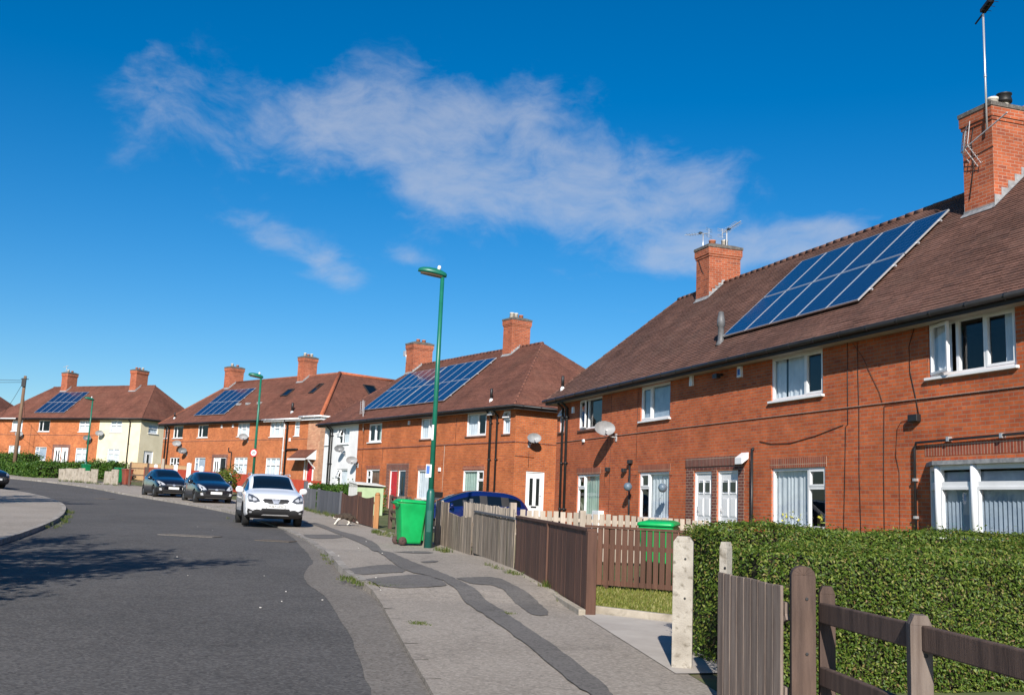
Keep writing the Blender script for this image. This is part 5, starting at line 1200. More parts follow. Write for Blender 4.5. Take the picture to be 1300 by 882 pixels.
for sg in (1,-1):
    m = MB(); m.tube([(sg*.6,.1,1.55),(sg*.6,.0,1.61),(sg*.59,-1.3,1.615),(sg*.58,-1.45,1.56)],.016,6); m.build('roof_rail', M['alu'], e)
    m = MB(); m.tube([(sg*.05,.98,1.105),(sg*.55,.9,1.16)],.012,5); m.build('wiper', M['black'], e)
m = MB(); m.box(-.42,.0,.12,.16,1.4,1.46); m.box(-.05,.05,.2,.24,1.36,1.42); m.build('sun_visor_strip', M['soffit'], e)
# two black hatchbacks
HATCH = [(1.98,.36,.6,.55,.62),(1.93,.25,.74,.64,.72),(1.8,.2,.81,.73,.83),(1.4,.18,.845,.85,.97),(.98,.17,.85,.9,1.04),
         (.55,.17,.85,.915,1.26,.56,1.13),(.05,.17,.85,.925,1.455,.54,1.355),(-.42,.17,.85,.94,1.485,.535,1.38),(-.51,.17,.85,.945,1.485,.535,1.38),(-1.12,.17,.845,.975,1.46,.52,1.35),(-1.2,.17,.845,.98,1.455,.52,1.34),(-1.6,.2,.82,1.0,1.38,.49,1.27),
         (-1.88,.24,.77,.96,1.02),(-1.97,.32,.73,.72,.82),(-2.0,.4,.65,.62,.7)]
def hatch(label, loc, fwd, badge, slim):
    e, patch, seam, hit = make_car('hatchback_car', label, loc, fwd, M['car_black'], oversize(HATCH), style='hatch')
    for sg in (1,-1):
        if slim: ol = [(sg*.42,.64),(sg*.55,.62),(sg*.7,.66),(sg*.79,.76),(sg*.8,.85),(sg*.7,.83),(sg*.52,.73)]
        else: ol = [(sg*.45,.62),(sg*.6,.6),(sg*.74,.66),(sg*.8,.77),(sg*.8,.88),(sg*.72,.86),(sg*.56,.76)]
        hl = patch('headlight', ol, M['headlight'], off=.014)
        patch('lens', [(sg*.6,.66),(sg*.68,.67),(sg*.71,.74),(sg*.65,.76)], M['headlight_dark'], off=.022, parent=hl)
        patch('fog_light', [(sg*.58,.36),(sg*.7,.36),(sg*.72,.46),(sg*.62,.48)], M['headlight'], off=.02)
        patch('door_handle', [(-.25,.86),(-.1,.86),(-.1,.89),(-.25,.89)], M['car_black'], sg, .03)
        seam([(.8,.9),(.82,.5),(.75,.3)], sg, mat='car_trim'); seam([(-.44,.93),(-.46,.33)], sg, mat='car_trim')
    gr = patch('grille', [(-.36,.56),(.36,.56),(.42,.62),(.38,.665),(-.38,.665),(-.42,.62)], M['car_trim'], off=.012)
    patch('grille_bar', [(-.38,.645),(.38,.645),(.37,.662),(-.37,.662)], M['chrome'], off=.022, parent=gr)
    patch('grille_badge', [(.07*math.cos(t*.524), .635+.045*math.sin(t*.524)) for t in range(12)], M['chrome'], off=.03, parent=gr)
    patch('lower_intake', [(-.45,.27),(.45,.27),(.4,.4),(-.4,.4)], M['car_trim'], off=.012)
    patch('bumper_strip', [(-.5,.235),(.5,.235),(.48,.255),(-.48,.255)], M['galv'], off=.02)
    plate_on(e, hit, 0, .48, None, .03)
    mirror_pair(e, .6, .98, .83, M['car_black'])
    return e
p1 = hatch('black hatchback just behind the white car, with larger swept back headlights', (-14.3,51.75,g(51.7)+.03), (.466,-.885), 'oval', False)
p2 = hatch('farther of the two black hatchbacks, parked in front of the red fence panels', (-17.95,56.9,g(56.9)+.03), (.5,-.866), 'oval', True)
# blue car standing on the drive, seen over the fence
EST = [(2.0,.4,.62,.6,.68),(1.95,.3,.76,.7,.8),(1.8,.22,.82,.82,.92),(1.4,.2,.86,.93,1.05),(.98,.19,.865,.96,1.11),
       (.55,.19,.865,.97,1.34,.58,1.21),(.02,.19,.865,.975,1.545,.56,1.445),(-.42,.19,.865,.985,1.575,.555,1.47),(-.51,.19,.865,.99,1.575,.555,1.47),(-1.15,.19,.86,1.0,1.55,.545,1.445),(-1.24,.19,.86,1.005,1.545,.545,1.44),(-1.75,.2,.84,1.02,1.46,.52,1.355),
       (-1.98,.24,.8,1.02,1.1),(-2.06,.32,.76,.76,.86),(-2.1,.4,.66,.66,.74)]
e, patch, seam, hit = make_car('estate_car', 'blue car on the drive, showing above the pale picket fence', (-1.35,34.6,.5), (-.95,-.31), M['car_blue'], oversize(EST), style='estate', group='cars on drives')
for sg in (1,-1):
    patch('headlight', [(sg*.5,.72),(sg*.72,.74),(sg*.8,.86),(sg*.72,.9),(sg*.55,.82)], M['headlight'], off=.014)
    patch('door_handle', [(-.25,.88),(-.08,.88),(-.08,.915),(-.25,.915)], M['car_blue'], sg, .03)
    seam([(.8,.96),(.82,.5)], sg); seam([(-.45,.98),(-.47,.36)], sg); patch('tail_light', [(sg*.62,.8),(sg*.76,.8),(sg*.74,1.0),(sg*.62,1.0)], M['sign_red'], 'rear', .014)
mirror_pair(e, .62, 1.05, .85, M['car_blue'])
# a small yellow rosette on the inside of the side window
m = MB()
for k in range(9):
    a = k*.7; m.box(.86-.02,.865,-.86+.13*math.cos(a)-.03,-.86+.13*math.cos(a)+.03,1.27+.05*math.sin(a)-.02,1.27+.05*math.sin(a)+.02)
for i, v in enumerate(m.v): m.v[i] = Vector((.80+(1.27-v.z)*.55, v.y, v.z))
# front of a dark car at the left edge
e, patch, seam, hit = make_car('parked_car', 'nose of a dark car at the left edge, on the opposite kerb', (-29.25,59.4,g(59)+.02), (.86,-.5), M['car_black'], oversize(EST), style='estate')
for sg in (1,-1): patch('headlight', [(sg*.5,.72),(sg*.72,.74),(sg*.8,.86),(sg*.72,.9),(sg*.55,.82)], M['chrome'], off=.014)
plate_on(e, hit, 0, .52, None, .03); mirror_pair(e, .62, 1.05, .85, M['car_black'])
# ------------------------------------------------------------ street lamps, pole, signs, bins
def lamp(label, x, y, aim, h=6.5, sign=None, scale=1.):
    e = thing('street_lamp', label, 'street lamp', (x, y, g(y)+.05), 0, 'green street lamps')
    m = MB(); m.lathe([(.1,-.2),(.1,1.25),(.085,1.3),(.062,1.36)], (0,0,0), 16); m.box(-.05,.05,-.105,-.09,.35,.85); m.build('lamp_base', M['lamp_green_low'], e)
    m = MB(); m.tube([(0,0,1.3),(0,0,h*.6),(0,0,h)], .064, 14, 0, .048); m.build('column', M['lamp_green'], e)
    a = Vector((aim[0], aim[1], 0)).normalized(); s = Vector((-a.y, a.x, 0)); up = Vector((0,0,1))
    R = Matrix(((a.x,s.x,0,0),(a.y,s.y,0,0),(0,0,1,h),(0,0,0,1))) @ Matrix.Rotation(rad(-9), 4, 'Y')
    m = MB(R); prof = [(-.1,.04,.04),(-.06,.09,.075),(.05,.13,.11),(.2,.15,.13),(.36,.145,.125),(.5,.115,.1),(.58,.07,.065),(.61,.02,.03)]
    rings = []
    for px, w, t in prof: rings.append([m.pt((px, w*math.cos(k*math.pi/6), .02 + (t*math.sin(k*math.pi/6) if math.sin(k*math.pi/6) > 0 else .045*math.sin(k*math.pi/6)))) for k in range(12)])
    for A_, B_ in zip(rings, rings[1:]):
        for k in range(12): m.f.append([A_[k], A_[(k+1)%12], B_[(k+1)%12], B_[k]]); m.mi.append(0); m.sm.append(True)
    m.f.append(rings[0][::-1]); m.mi.append(0); m.sm.append(False); m.f.append(rings[-1]); m.mi.append(0); m.sm.append(False)
    lo = m.build('lantern', M['lamp_green'], e, fix=True)
    m = MB(R); rings = []
    for px, w in ((.0,.07),(.12,.11),(.3,.12),(.45,.09),(.54,.04)): rings.append([m.pt((px, w*math.cos(k*math.pi/6), -.018-.05*abs(math.sin(k*math.pi/6)))) for k in range(7)])
    for A_, B_ in zip(rings, rings[1:]):
        for k in range(6): m.f.append([A_[k], A_[k+1], B_[k+1], B_[k]]); m.mi.append(0); m.sm.append(True)
    m.build('lamp_lens', M['lens'], lo)
    m = MB(R); m.lathe([(.04,.1),(.045,.18),(.03,.21),(0,.215)], (.12,0,.02), 12); m.build('photocell', M['white'], lo)
    return e
l1 = lamp('tall green street lamp in the middle, beside the green wheelie bin', -1.75, 25.45, (-1,-.12), 6.5)
m = MB(); m.tube([(-.003,-.003,2.42),(-.003,-.003,3.1)], .0605, 14); 
for i, v in enumerate(m.v):
    pass
s = MB()
for k in range(5):
    a0, a1 = 3.5+k*.22, 3.5+(k+1)*.22; r_ = .064
    s.poly([(r_*math.cos(a0),r_*math.sin(a0),2.5),(r_*math.cos(a1),r_*math.sin(a1),2.5),(r_*math.cos(a1),r_*math.sin(a1),2.86),(r_*math.cos(a0),r_*math.sin(a0),2.86)])
s.build('sticker', M['white'], l1)
s = MB(); s.box(-.14,-.01,-.075,-.068,1.62,1.92,0); s.box(-.13,-.05,-.08,-.0755,1.7,1.89,1); s.build('notice_plate', [M['white'], M['sign_blue']], l1)
l2 = lamp('second street lamp along the street, with a round 20 sign on it', -11.95, 50.9, (-1,-.3), 6.05)
s = MB(); s.lathe([(.0,-.01),(.18,-.01),(.18,.0),(.0,.0)], (-.03,-.13,2.45), 24, 0, (-.2,-1,0), False)
sp = s.build('speed_sign', M['white'], l2)
ax = Vector((-.2,-1,0)).normalized()
s = MB(); s.lathe([(.142,.004),(.19,.004),(.19,.012),(.142,.012)], (-.03,-.13,2.45), 28, 0, ax, False, True); s.build('sign_ring', M['sign_red'], sp)
t = lettering('20', .18); t.parent = sp; t.location = Vector((-.03,-.13,2.45)) + ax*.014; t.rotation_euler = (rad(90), 0, math.atan2(ax.x, -ax.y))
lamp('farthest street lamp, in front of the far terrace and the grey slab fence', -30.45, 77.9, (-.8,-.6), 5.85)
pe = thing('utility_pole', 'leaning wooden telephone pole beside the conifer hedge', 'telephone pole', (-37.9, 82.9, g(82.9)))
m = MB(); m.tube([(0,0,-.5),(.02,0,4),(.05,0,7.75)], .16, 12, 0, .11); m.build('pole', M['pole_wood'], pe)
m = MB(); m.box(-.1,.22,-.22,-.1,6.9,7.55); m.tube([(-.25,-.05,7.5),(.35,-.05,7.5)],.03,6); m.build('terminal_box', M['black'], pe)
top = Vector((-37.9,82.9,g(82.9)+7.4))
def wire(a, b, sag, label):
    m = MB(); P = [Vector(a).lerp(Vector(b), k/14) - Vector((0,0,sag*4*(k/14)*(1-k/14))) for k in range(15)]; m.tube(P, .016, 5); tag(m.build('overhead_wire', M['cable']), label, 'wire', 'overhead telephone wires')
cDm = Matrix.Translation((cD.x,cD.y,0)) @ Matrix.Rotation(rzof(63), 4, 'Z')
wire(top, (-75,86,10.4), .3, 'upper telephone wire running left from the pole out of view'); wire(top+Vector((0,0,-.15)), (-74,80,9.4), .5, 'lower telephone wire sagging left from the pole out of view')
wire(top, cDm @ Vector((-14.9,-.3,8.0)), .25, 'telephone wire running right from the pole to the far terrace eaves'); wire(top, cDm @ Vector((-18.5,-.3,8.0)), .2, 'steep telephone wire dropping from the pole to the white gutter')
cAm = Matrix.Translation((1.75,38.8,0)) @ Matrix.Rotation(rzof(18.1), 4, 'Z')

def wheelie(label, x, y, z, rz, body='bin_green', wheels='wheel_brown', group='wheelie bins'):
    e = thing('wheelie_bin', label, 'wheelie bin', (x, y, z), rz, group)
    m = MB(); rings = []
    for zz, w, d in ((.04,.215,.24),(.1,.22,.25),(.5,.245,.285),(.9,.27,.325),(.955,.285,.345),(.99,.285,.345)):
        P = []
        for cx, cy, a0 in ((w,-d,-90),(w,d,0),(-w,d,90),(-w,-d,180)):
            for k in range(4):
                a = rad(a0+k*30); r = .05; P.append((cx-math.copysign(r,cx)+r*math.cos(a), cy-math.copysign(r,cy)+r*math.sin(a), zz))
        rings.append([m.pt(p) for p in P])
    for A_, B_ in zip(rings, rings[1:]):
        n = len(A_)
        for k in range(n): m.f.append([A_[k],A_[(k+1)%n],B_[(k+1)%n],B_[k]]); m.mi.append(0); m.sm.append(True)
    m.f.append(rings[0][::-1]); m.mi.append(0); m.sm.append(False)
    for sx in (-.12,0,.12): m.box(sx-.012,sx+.012,-.345+.03,-.25,.12,.6)
    m.build('bin_body', M[body], e)
    m = MB(); rings = []
    for zz, w, d, dy in ((.985,.3,.37,0),(1.015,.305,.375,0),(1.045,.29,.36,0),(1.07,.2,.26,.03)):
        P = []
        for cx, cy, a0 in ((w,-d,-90),(w,d,0),(-w,d,90),(-w,-d,180)):
            for k in range(4):
                a = rad(a0+k*30); r = .06; P.append((cx-math.copysign(r,cx)+r*math.cos(a), cy-math.copysign(r,cy)+r*math.sin(a)+dy, zz+.02*(cy > 0)))
        rings.append([m.pt(p) for p in P])
    for A_, B_ in zip(rings, rings[1:]):
        n = len(A_)
        for k in range(n): m.f.append([A_[k],A_[(k+1)%n],B_[(k+1)%n],B_[k]]); m.mi.append(0); m.sm.append(True)
    m.f.append(rings[0][::-1]); m.mi.append(0); m.sm.append(False); m.f.append(rings[-1]); m.mi.append(0); m.sm.append(False)
    m.build('lid', M[body], e)
    m = MB(); m.tube([(-.24,.33,.96),(-.24,.43,1.0),(.24,.43,1.0),(.24,.33,.96)], .018, 8); m.build('handle', M[body], e)
    m = MB(); m.tube([(-.3,.24,.1),(.3,.24,.1)], .015, 6); m.build('axle', M['black'], e)
    for sx in (-1,1):
        m = MB(); m.lathe([(.03,-.03),(.095,-.03),(.1,-.015),(.1,.015),(.095,.03),(.03,.03)], (sx*.27,.24,.1), 18, 0, (1,0,0)); m.build('wheel', M[wheels], e)
    return e
wheelie('bright green wheelie bin on the pavement beside the street lamp', -2.27, 26.2, g(26.2)+.04, rad(112))
wheelie('green wheelie bin behind the slatted brown fence', 2.55, 17.75, g(17.75)+.03, rad(-18))
bpt = gnd(132, 614)
wheelie('dark green wheelie bin among the grey concrete slabs of the far garden', bpt.x+.6, bpt.y+1.0, g(bpt.y)+.1, rad(35), 'bin_dark', 'rubber')
wheelie('dark green wheelie bin behind the grey slab fence, only its lid in view', bpt.x-2.7, bpt.y+3.4, g(bpt.y)+.3, rad(35), 'bin_dark', 'rubber')
bpt = gnd(157, 617.5)
wheelie('reddish brown wheelie bin at the end of the grey slab fence', bpt.x+.05, bpt.y+.3, g(bpt.y)+.1, rad(40), 'bin_brown', 'rubber')

# ------------------------------------------------------------ fences
def lerp2(a, b, t): return (a[0]+(b[0]-a[0])*t, a[1]+(b[1]-a[1])*t)
def fence(name, label, cat, pts, h, mat, zf=g, board=.1, gap=.006, th=.018, posts=None, pmat=None, post=.09, ph=None, rails=(.2,.8), cap=None, top=None, lift=.05, group=None, jag=.0, bev=False, skip=(), rmat=None, lean=0, pend=True, front=1, square=False):
    """boards on rails between posts along a line of ground points"""
    p0 = pts[0]; e = thing(name, label, cat, (p0[0], p0[1], zf(p0[1])), 0, group)
    off = Vector((p0[0], p0[1], zf(p0[1])))
    B = MB(Matrix.Translation(-off)); Rr = MB(Matrix.Translation(-off)); Cc = MB(Matrix.Translation(-off))
    tot = sum(math.dist(a, b) for a, b in zip(pts, pts[1:])); acc = 0
    for a, b in zip(pts, pts[1:]):
        L_ = math.dist(a, b); d = Vector((b[0]-a[0], b[1]-a[1], 0))/L_; nrm = Vector((d.y,-d.x,0))*front
        n = max(1, round(L_/(board+gap)))
        for k in range(n):
            if random.random() < 0 or k in skip: continue
            t0, t1 = (k+gap/(board+gap)/2)/n, (k+1-gap/(board+gap)/2)/n
            q0, q1 = lerp2(a, b, t0), lerp2(a, b, t1); s = (acc + L_*(k+.5)/n)/tot
            zb = zf((q0[1]+q1[1])/2)+lift; zt = zf((q0[1]+q1[1])/2) + (h if top is None else top(s)) + random.uniform(-jag, jag)
            o1 = nrm*(.018+random.uniform(0,.004)); o2 = o1+nrm*th; sk = Vector((random.uniform(-1,1)*jag*.3,0,0)) + nrm*lean
            P = [Vector((q0[0],q0[1],zb))+o1, Vector((q1[0],q1[1],zb))+o1, Vector((q1[0],q1[1],zb))+o2, Vector((q0[0],q0[1],zb))+o2]
            T = [Vector((q0[0],q0[1],zt))+o1+sk, Vector((q1[0],q1[1],zt))+o1+sk, Vector((q1[0],q1[1],zt))+o2+sk, Vector((q0[0],q0[1],zt))+o2+sk]
            i = [B.pt(p) for p in P+T]
            for q in ((0,3,2,1),(4,5,6,7),(0,1,5,4),(1,2,6,5),(2,3,7,6),(3,0,4,7)): B.f.append([i[w] for w in q]); B.mi.append(0); B.sm.append(False)
        for r in rails:
            za = zf(a[1])+(h if top is None else top(acc/tot))*r; zb = zf(b[1])+(h if top is None else top((acc+L_)/tot))*r
            Rr.beam((a[0],a[1],za),(b[0],b[1],zb),.035,.07)
        if cap:
            za = zf(a[1])+(h if top is None else top(acc/tot))+.02; zb = zf(b[1])+(h if top is None else top((acc+L_)/tot))+.02
            o_ = nrm*.02; Cc.beam((a[0]+o_.x,a[1]+o_.y,za),(b[0]+o_.x,b[1]+o_.y,zb),.08,.035)
        acc += L_
    B.build('boards', M[mat], e, fix=True, bevel=.004 if bev else 0)
    if Rr.f: Rr.build('rails', M[rmat or mat], e)
    if Cc.f: Cc.build('top_rail', M[cap], e)
    # posts
    PL = posts if posts is not None else pts
    for k, p in enumerate(PL):
        m = MB(Matrix.Translation(-off)); z = zf(p[1]); hh = (ph or h+.06); x, y = p[0], p[1]; w = post/2
        d = Vector((pts[-1][0]-pts[0][0], pts[-1][1]-pts[0][1], 0)).normalized(); nrm = Vector((d.y,-d.x,0))*front; c = Vector((x,y,z+hh/2-.1))
        m.obox(c, d*w, nrm*w, Vector((0,0,hh/2+.1))); 
        m.build('post', M[pmat or mat], e, bevel=.012)
    return e
# brown closed-board fence at the near garden
Q = [(.27,19.55),(.72,16.55),(1.12,13.7)]
fence('board_fence', 'dark brown closed-board fence panels along the pavement by the open gateway', 'fence', [Q[0],Q[1],Q[2]], 1.0, 'wood_brown', board=.125, gap=.003, posts=[Q[1],Q[2]], post=.13, ph=1.05, cap='wood_brown', top=lambda s: 1.0+.05*s, lift=.08, rails=(.25,.85), front=1)
# slatted brown fence across that garden
fence('slatted_fence', 'brown slatted fence crossing the small lawn, with a green bin behind it', 'fence', [(1.3,17.0),(3.3,16.1)], .98, 'wood_brown', board=.078, gap=.02, posts=[(1.62,16.86),(3.1,16.18)], post=.08, ph=1.0, rails=(.16,.72), cap='wood_brown', lift=.12, front=1)
m = MB(); m.beam((1.3,16.98,g(17)+.06),(3.3,16.08,g(16)+.06),.04,.13)
# pale picket fence: along the pavement behind the weathered boards, then across to the houses
zf2 = lambda y: g(y)+.02
fence('picket_fence', 'pale square-topped picket fence behind the weathered and brown boards', 'fence', [(-1.0,27.4),(.25,22.0)], 1.08, 'wood_pale', zf2, board=.1, gap=.04, posts=[(.18,22.2)], post=.13, ph=1.2, rails=(.55,.86), jag=.012, lift=.1, front=1)
fence('picket_fence', 'pale picket fence running across the garden to the green bin', 'fence', [(.3,22.0),(2.1,22.5),(4.4,23.2)], 1.06, 'wood_pale', lambda y: .49-.05*(y-22), board=.105, gap=.04, posts=[(1.62,22.4)], post=.13, ph=1.12, rails=(.55,.86), jag=.014, lift=.1, front=1)
# weathered boards
fence('weathered_fence', 'silvery weathered board fence next to the dark brown panels', 'fence', [(-1.52,26.9),(-.66,23.6)], .9, 'wood_grey', board=.12, gap=.004, posts=[(-1.62,27.05)], pmat='wood_pale', post=.17, ph=1.12, jag=.02, rails=(.3,.8), top=lambda s: 1.08 if s < .25 else .86-.05*math.sin((s-.25)*4.2), lift=.03, front=1)
fence('weathered_fence', 'grey weathered fence panel with broken bottom boards and a grey top rail', 'fence', [(-.6,23.4),(.24,19.6)], .96, 'wood_grey', board=.13, gap=.006, posts=[(-.6,23.5)], pmat='wood_grey', post=.1, ph=.95, jag=.012, rails=(.3,.8), cap='wood_slate', lift=.1, front=1)
# pale boards between bin and lamp
fence('gate_post_boards', 'pale rough boards standing between the bin and the street lamp', 'fence', [tuple(gnd(526,691).xy),tuple(gnd(547,696).xy)], 1.1, 'wood_pale', board=.16, gap=.01, posts=[tuple(gnd(527,690).xy)], post=.16, ph=1.14, jag=.05, rails=(.5,), lift=.02, front=1)
# brown panels with round-topped posts, then the open rails
b0, b1, b2 = gnd(433,660), gnd(454,665.5), gnd(473.5,671)
fence('board_fence', 'brown fence panels with an orange end post behind the cat', 'fence', [(b0.x,b0.y),(b1.x,b1.y),(b2.x,b2.y)], 1.0, 'wood_brown', board=.12, gap=.004, posts=[(b1.x,b1.y)], post=.14, ph=1.12, top=lambda s: 1.02-.08*abs(math.sin(s*2*math.pi)), lift=.06, front=1)
m = MB(); m.box(-.08,.08,-.08,.08,-.1,1.06); m.lathe([(.085,1.06),(.08,1.11),(.05,1.15),(.0,1.16)],(0,0,0),12); o = m.build('gate_post', M['wood_orange']); o.location = (b2.x+.1,b2.y-.12,g(b2.y)); tag(o,'orange brown wooden gate post at the end of the brown panels','gate post')
o1, o2 = gnd(476,672), gnd(497,679)
fence('rail_fence', 'low open rail fence between the orange post and the green bin', 'fence', [(o1.x+.4,o1.y+.6),(o2.x+.4,o2.y+.6)], 1.05, 'wood_dark', board=.5, gap=3., posts=[(o1.x+.4,o1.y+.6),(o2.x+.4,o2.y+.6)], post=.12, ph=1.1, rails=(.35,.55,.98), front=1)
fence('grey_fence', 'slate grey boards set back behind the open rails', 'fence', [(o1.x+1.5,o1.y+2.6),(o2.x+2.2,o2.y+1.9)], 1.05, 'wood_slate', board=.14, gap=.01, post=.1, front=1)
m = MB(); m.box(-.16,.16,-.06,.06,-.1,1.12); o = m.build('gate_post', M['wood_grey'], bevel=.01); o.location = (o2.x+.25,o2.y-.3,g(o2.y)); o.rotation_euler = (0,0,rad(-60)); tag(o,'weathered broad gate post left of the bright green bin','gate post')
# slate grey fence further along
g0, g1 = gnd(403,651), gnd(431,658.5); gg = gnd(386,647.3)
fence('grey_fence', 'slate grey closed-board fence with its open-topped gate beside the white car', 'fence', [(g0.x,g0.y),(g1.x,g1.y)], 1.0, 'wood_slate', board=.13, gap=.005, posts=[(g0.x,g0.y),(g1.x,g1.y)], post=.11, ph=1.05, lift=.06, front=1)
fence('garden_gate', 'slate grey gate with slots, partly hidden by the white car', 'gate', [(gg.x,gg.y),(g0.x-.1,g0.y+.1)], 1.0, 'wood_slate', board=.14, gap=.09, posts=[(gg.x,gg.y)], post=.16, ph=1.3, rails=(.12,.5,.95), lift=.06, front=1)
# red panels with white posts in front of the terrace beyond
r0, r1, r2, r3 = (-26.2,78.0), (-20.3,72.0), (-14.5,66.0), (-6.6,59.5)
fence('panel_fence', 'red stained panels behind the black hatchbacks', 'fence', [r0,r1,r2], 1.22, 'wood_red', board=.2, gap=.003, posts=[], lift=.05, rails=(.1,.9), front=1)
fence('panel_fence', 'red stained panels behind the white car, below the porch', 'fence', [(-13.9,65.4),(-9.8,62.0),r3], 1.1, 'wood_red', board=.2, gap=.003, posts=[], lift=.05, rails=(.1,.9), front=1)
for (px, py, dd, hh, lab) in ((197,600,78.5,1.45,'white concrete post at the left end of the red panels'),(222.5,600,72,1.6,'white concrete post between the two black hatchbacks, behind them'),(238,614,63,1.85,'tallest white concrete post, above the second black hatchback'),(255,602,70,1.6,'white concrete post behind the roof of the second black hatchback'),(291,606,64,1.35,'white concrete post right of the yellow bush'),(357,608,60,1.25,'short white post behind the white car'),(394,612,58.5,1.1,'white post under the porch corner')):
    r = ray(px, py); p = EYE + r*(dd/r.y); m = MB(); m.box(-.1,.1,-.09,.09,-.3,hh-.04); m.lathe([(.1,hh-.04),(.0,hh)],(0,0,0),4,0,(0,0,1),False); o = m.build('fence_post', M['white'], bevel=.01); o.location = (p.x,p.y,g(p.y)); o.rotation_euler = (0,0,rad(40)); tag(o,lab,'fence post','white posts of the red fence')
# far garden: grey concrete slabs, beige panel, low rails
c0, c1 = gnd(74,610), gnd(149,616.5)
e = thing('slab_fence', 'uneven grey concrete slab fence in front of the far terrace', 'fence', (c0.x,c0.y,g(c0.y)))
n = 9
for k in range(n):
    t0, t1 = (k+.04)/n, (k+.96)/n; a, b = lerp2((c0.x,c0.y),(c1.x,c1.y),t0), lerp2((c0.x,c0.y),(c1.x,c1.y),t1)
    if k == 6: continue
    hh = .98+random.uniform(-.14,.12); m = MB(Matrix.Translation((-c0.x,-c0.y,-g(c0.y)))); d = Vector((b[0]-a[0],b[1]-a[1],0)); L_ = d.length; d.normalize(); nn = Vector((d.y,-d.x,0))
    m.obox(((a[0]+b[0])/2,(a[1]+b[1])/2,g(a[1])+hh/2-.05), d*L_/2, nn*.05+Vector((0,0,random.uniform(-.004,.004))), Vector((random.uniform(-.03,.03),0,hh/2+.05))); m.build('slab', M['concrete_pale'], e, bevel=.02)
q0, q1 = (-29.8,85.5), (-23.4,79.2)
fence('panel_fence', 'new beige timber panel below the cream wall', 'fence', [q0,q1], 1.35, 'wood_beige', board=.14, gap=.003, post=.12, lift=.05, cap='wood_beige', front=1)
a, b = gnd(163,618.5), gnd(178,618)
fence('rail_fence', 'low brown rail fence left of the farther black hatchback', 'fence', [(a.x,a.y),(-22.6,70.8)], 1.35, 'wood_dark', board=.5, gap=4., posts=[(a.x,a.y),(-23.7,71.2)], post=.13, ph=1.6, rails=(.3,.6,.92), front=1)
m = MB(); m.box(-.09,.09,-.09,.09,-.1,1.95); o = m.build('gate_post', M['wood_pale'], bevel=.01); o.location = (-22.4,70.2,g(70)); tag(o,'tall pale post at the rear of the farther black hatchback','gate post')

# near gateway: concrete posts, old gate, dark posts and rails
def post_obj(name, label, cat, x, y, w, d, z1, mat, rz, top='flat', bev=.015, group=None, holes=True):
    e = MB(); h = z1-g(y); e.box(-w/2,w/2,-d/2,d/2,-.2,h-.05)
    if top == 'round':
        for k in range(6):
            a0, a1 = math.pi*k/6, math.pi*(k+1)/6
            e.prism([(w/2*math.cos(a0),-d/2,h-.05+.06*math.sin(a0)),(w/2*math.cos(a1),-d/2,h-.05+.06*math.sin(a1)),(0,-d/2,h-.05)],(0,d,0))
    elif top == 'weather': e.prism([(-w/2,-d/2,h-.05),(w/2,-d/2,h-.05),(w/2*.6,-d/2,h),(-w/2*.6,-d/2,h)],(0,d,0))
    if holes:
        for zz in (h-.2,h-.55): e.lathe([(.0,0),(.011,0),(.011,.004),(.0,.004)],(.02,-d/2-.003,zz),8,1,(0,-1,0),False)
    o = e.build(name, [M[mat], M['black']], fix=True, bevel=bev); o.location = (x,y,g(y)); o.rotation_euler = (0,0,rz); return tag(o,label,cat,group)
post_obj('concrete_post','broad weathered concrete post at the garden gateway','post',1.665,9.98,.18,.15,1.4,'concrete',rad(-12),'weather',.018)
post_obj('concrete_post','slim concrete post carrying the old plank gate','post',1.76,8.55,.065,.09,1.4,'concrete',rad(-40),'weather',.012)
post_obj('wooden_gate_post','thick dark wooden gate post in front of the hedge','post',2.01,7.27,.155,.15,1.285,'wood_dark',rad(-10),'round',.012)
post_obj('wooden_gate_post','shorter split post right behind the thick gate post','post',2.165,7.25,.1,.09,1.17,'wood_dark',rad(-10),'weather',.01)
post_obj('fence_post','square top of a wooden post at the bottom right, by the hedge','post',2.19,5.72,.11,.11,1.135,'wood_old',rad(-10),'weather',.01)
ge = thing('plank_gate','weathered brown plank gate with vertical gaps','gate',(1.72,8.46,g(8.4)))
P0, P1 = Vector((1.72,8.46,0)), Vector((1.93,7.36,0)); d = (P1-P0).normalized(); nn = Vector((d.y,-d.x,0))
if nn.x > 0: nn = -nn
m = MB(Matrix.Translation((-1.72,-8.46,-g(8.4)))); nbd = 9
for k in range(nbd):
    a, b = P0.lerp(P1,(k+.05)/nbd), P0.lerp(P1,(k+.95)/nbd); L_ = (b-a).length; zt = 1.165+random.uniform(-.006,.006)-.012*k/nbd
    m.obox((a+b)/2+nn*(.03+.003*random.random())+Vector((0,0,(zt+.25)/2)), d*L_/2, nn*.011, Vector((0,0,(zt-.25)/2)))
m.build('boards', M['wood_old'], ge, bevel=.004)
m = MB(Matrix.Translation((-1.72,-8.46,-g(8.4))))
for z in (.45,1.0): m.beam(P0+Vector((0,0,z)),P1+Vector((0,0,z)),.03,.09)
m.beam(P0+Vector((0,0,.47)),P1+Vector((0,0,.97)),.03,.08); m.build('rails', M['wood_old'], ge)
re_ = thing('rail_fence','low dark rail fence running out of view at the bottom right','fence',(2.13,7.2,g(7.2)))
for z, t in ((1.0,.13),(.6,.12)):
    m = MB(Matrix.Translation((-2.13,-7.2,-g(7.2)))); m.beam((2.12,7.2,z),(2.2,5.72,z+.02),.045,t); m.beam((2.2,5.7,z+.02),(2.6,2.0,z),.045,t); m.build('rail', M['wood_dark'], re_, bevel=.008)

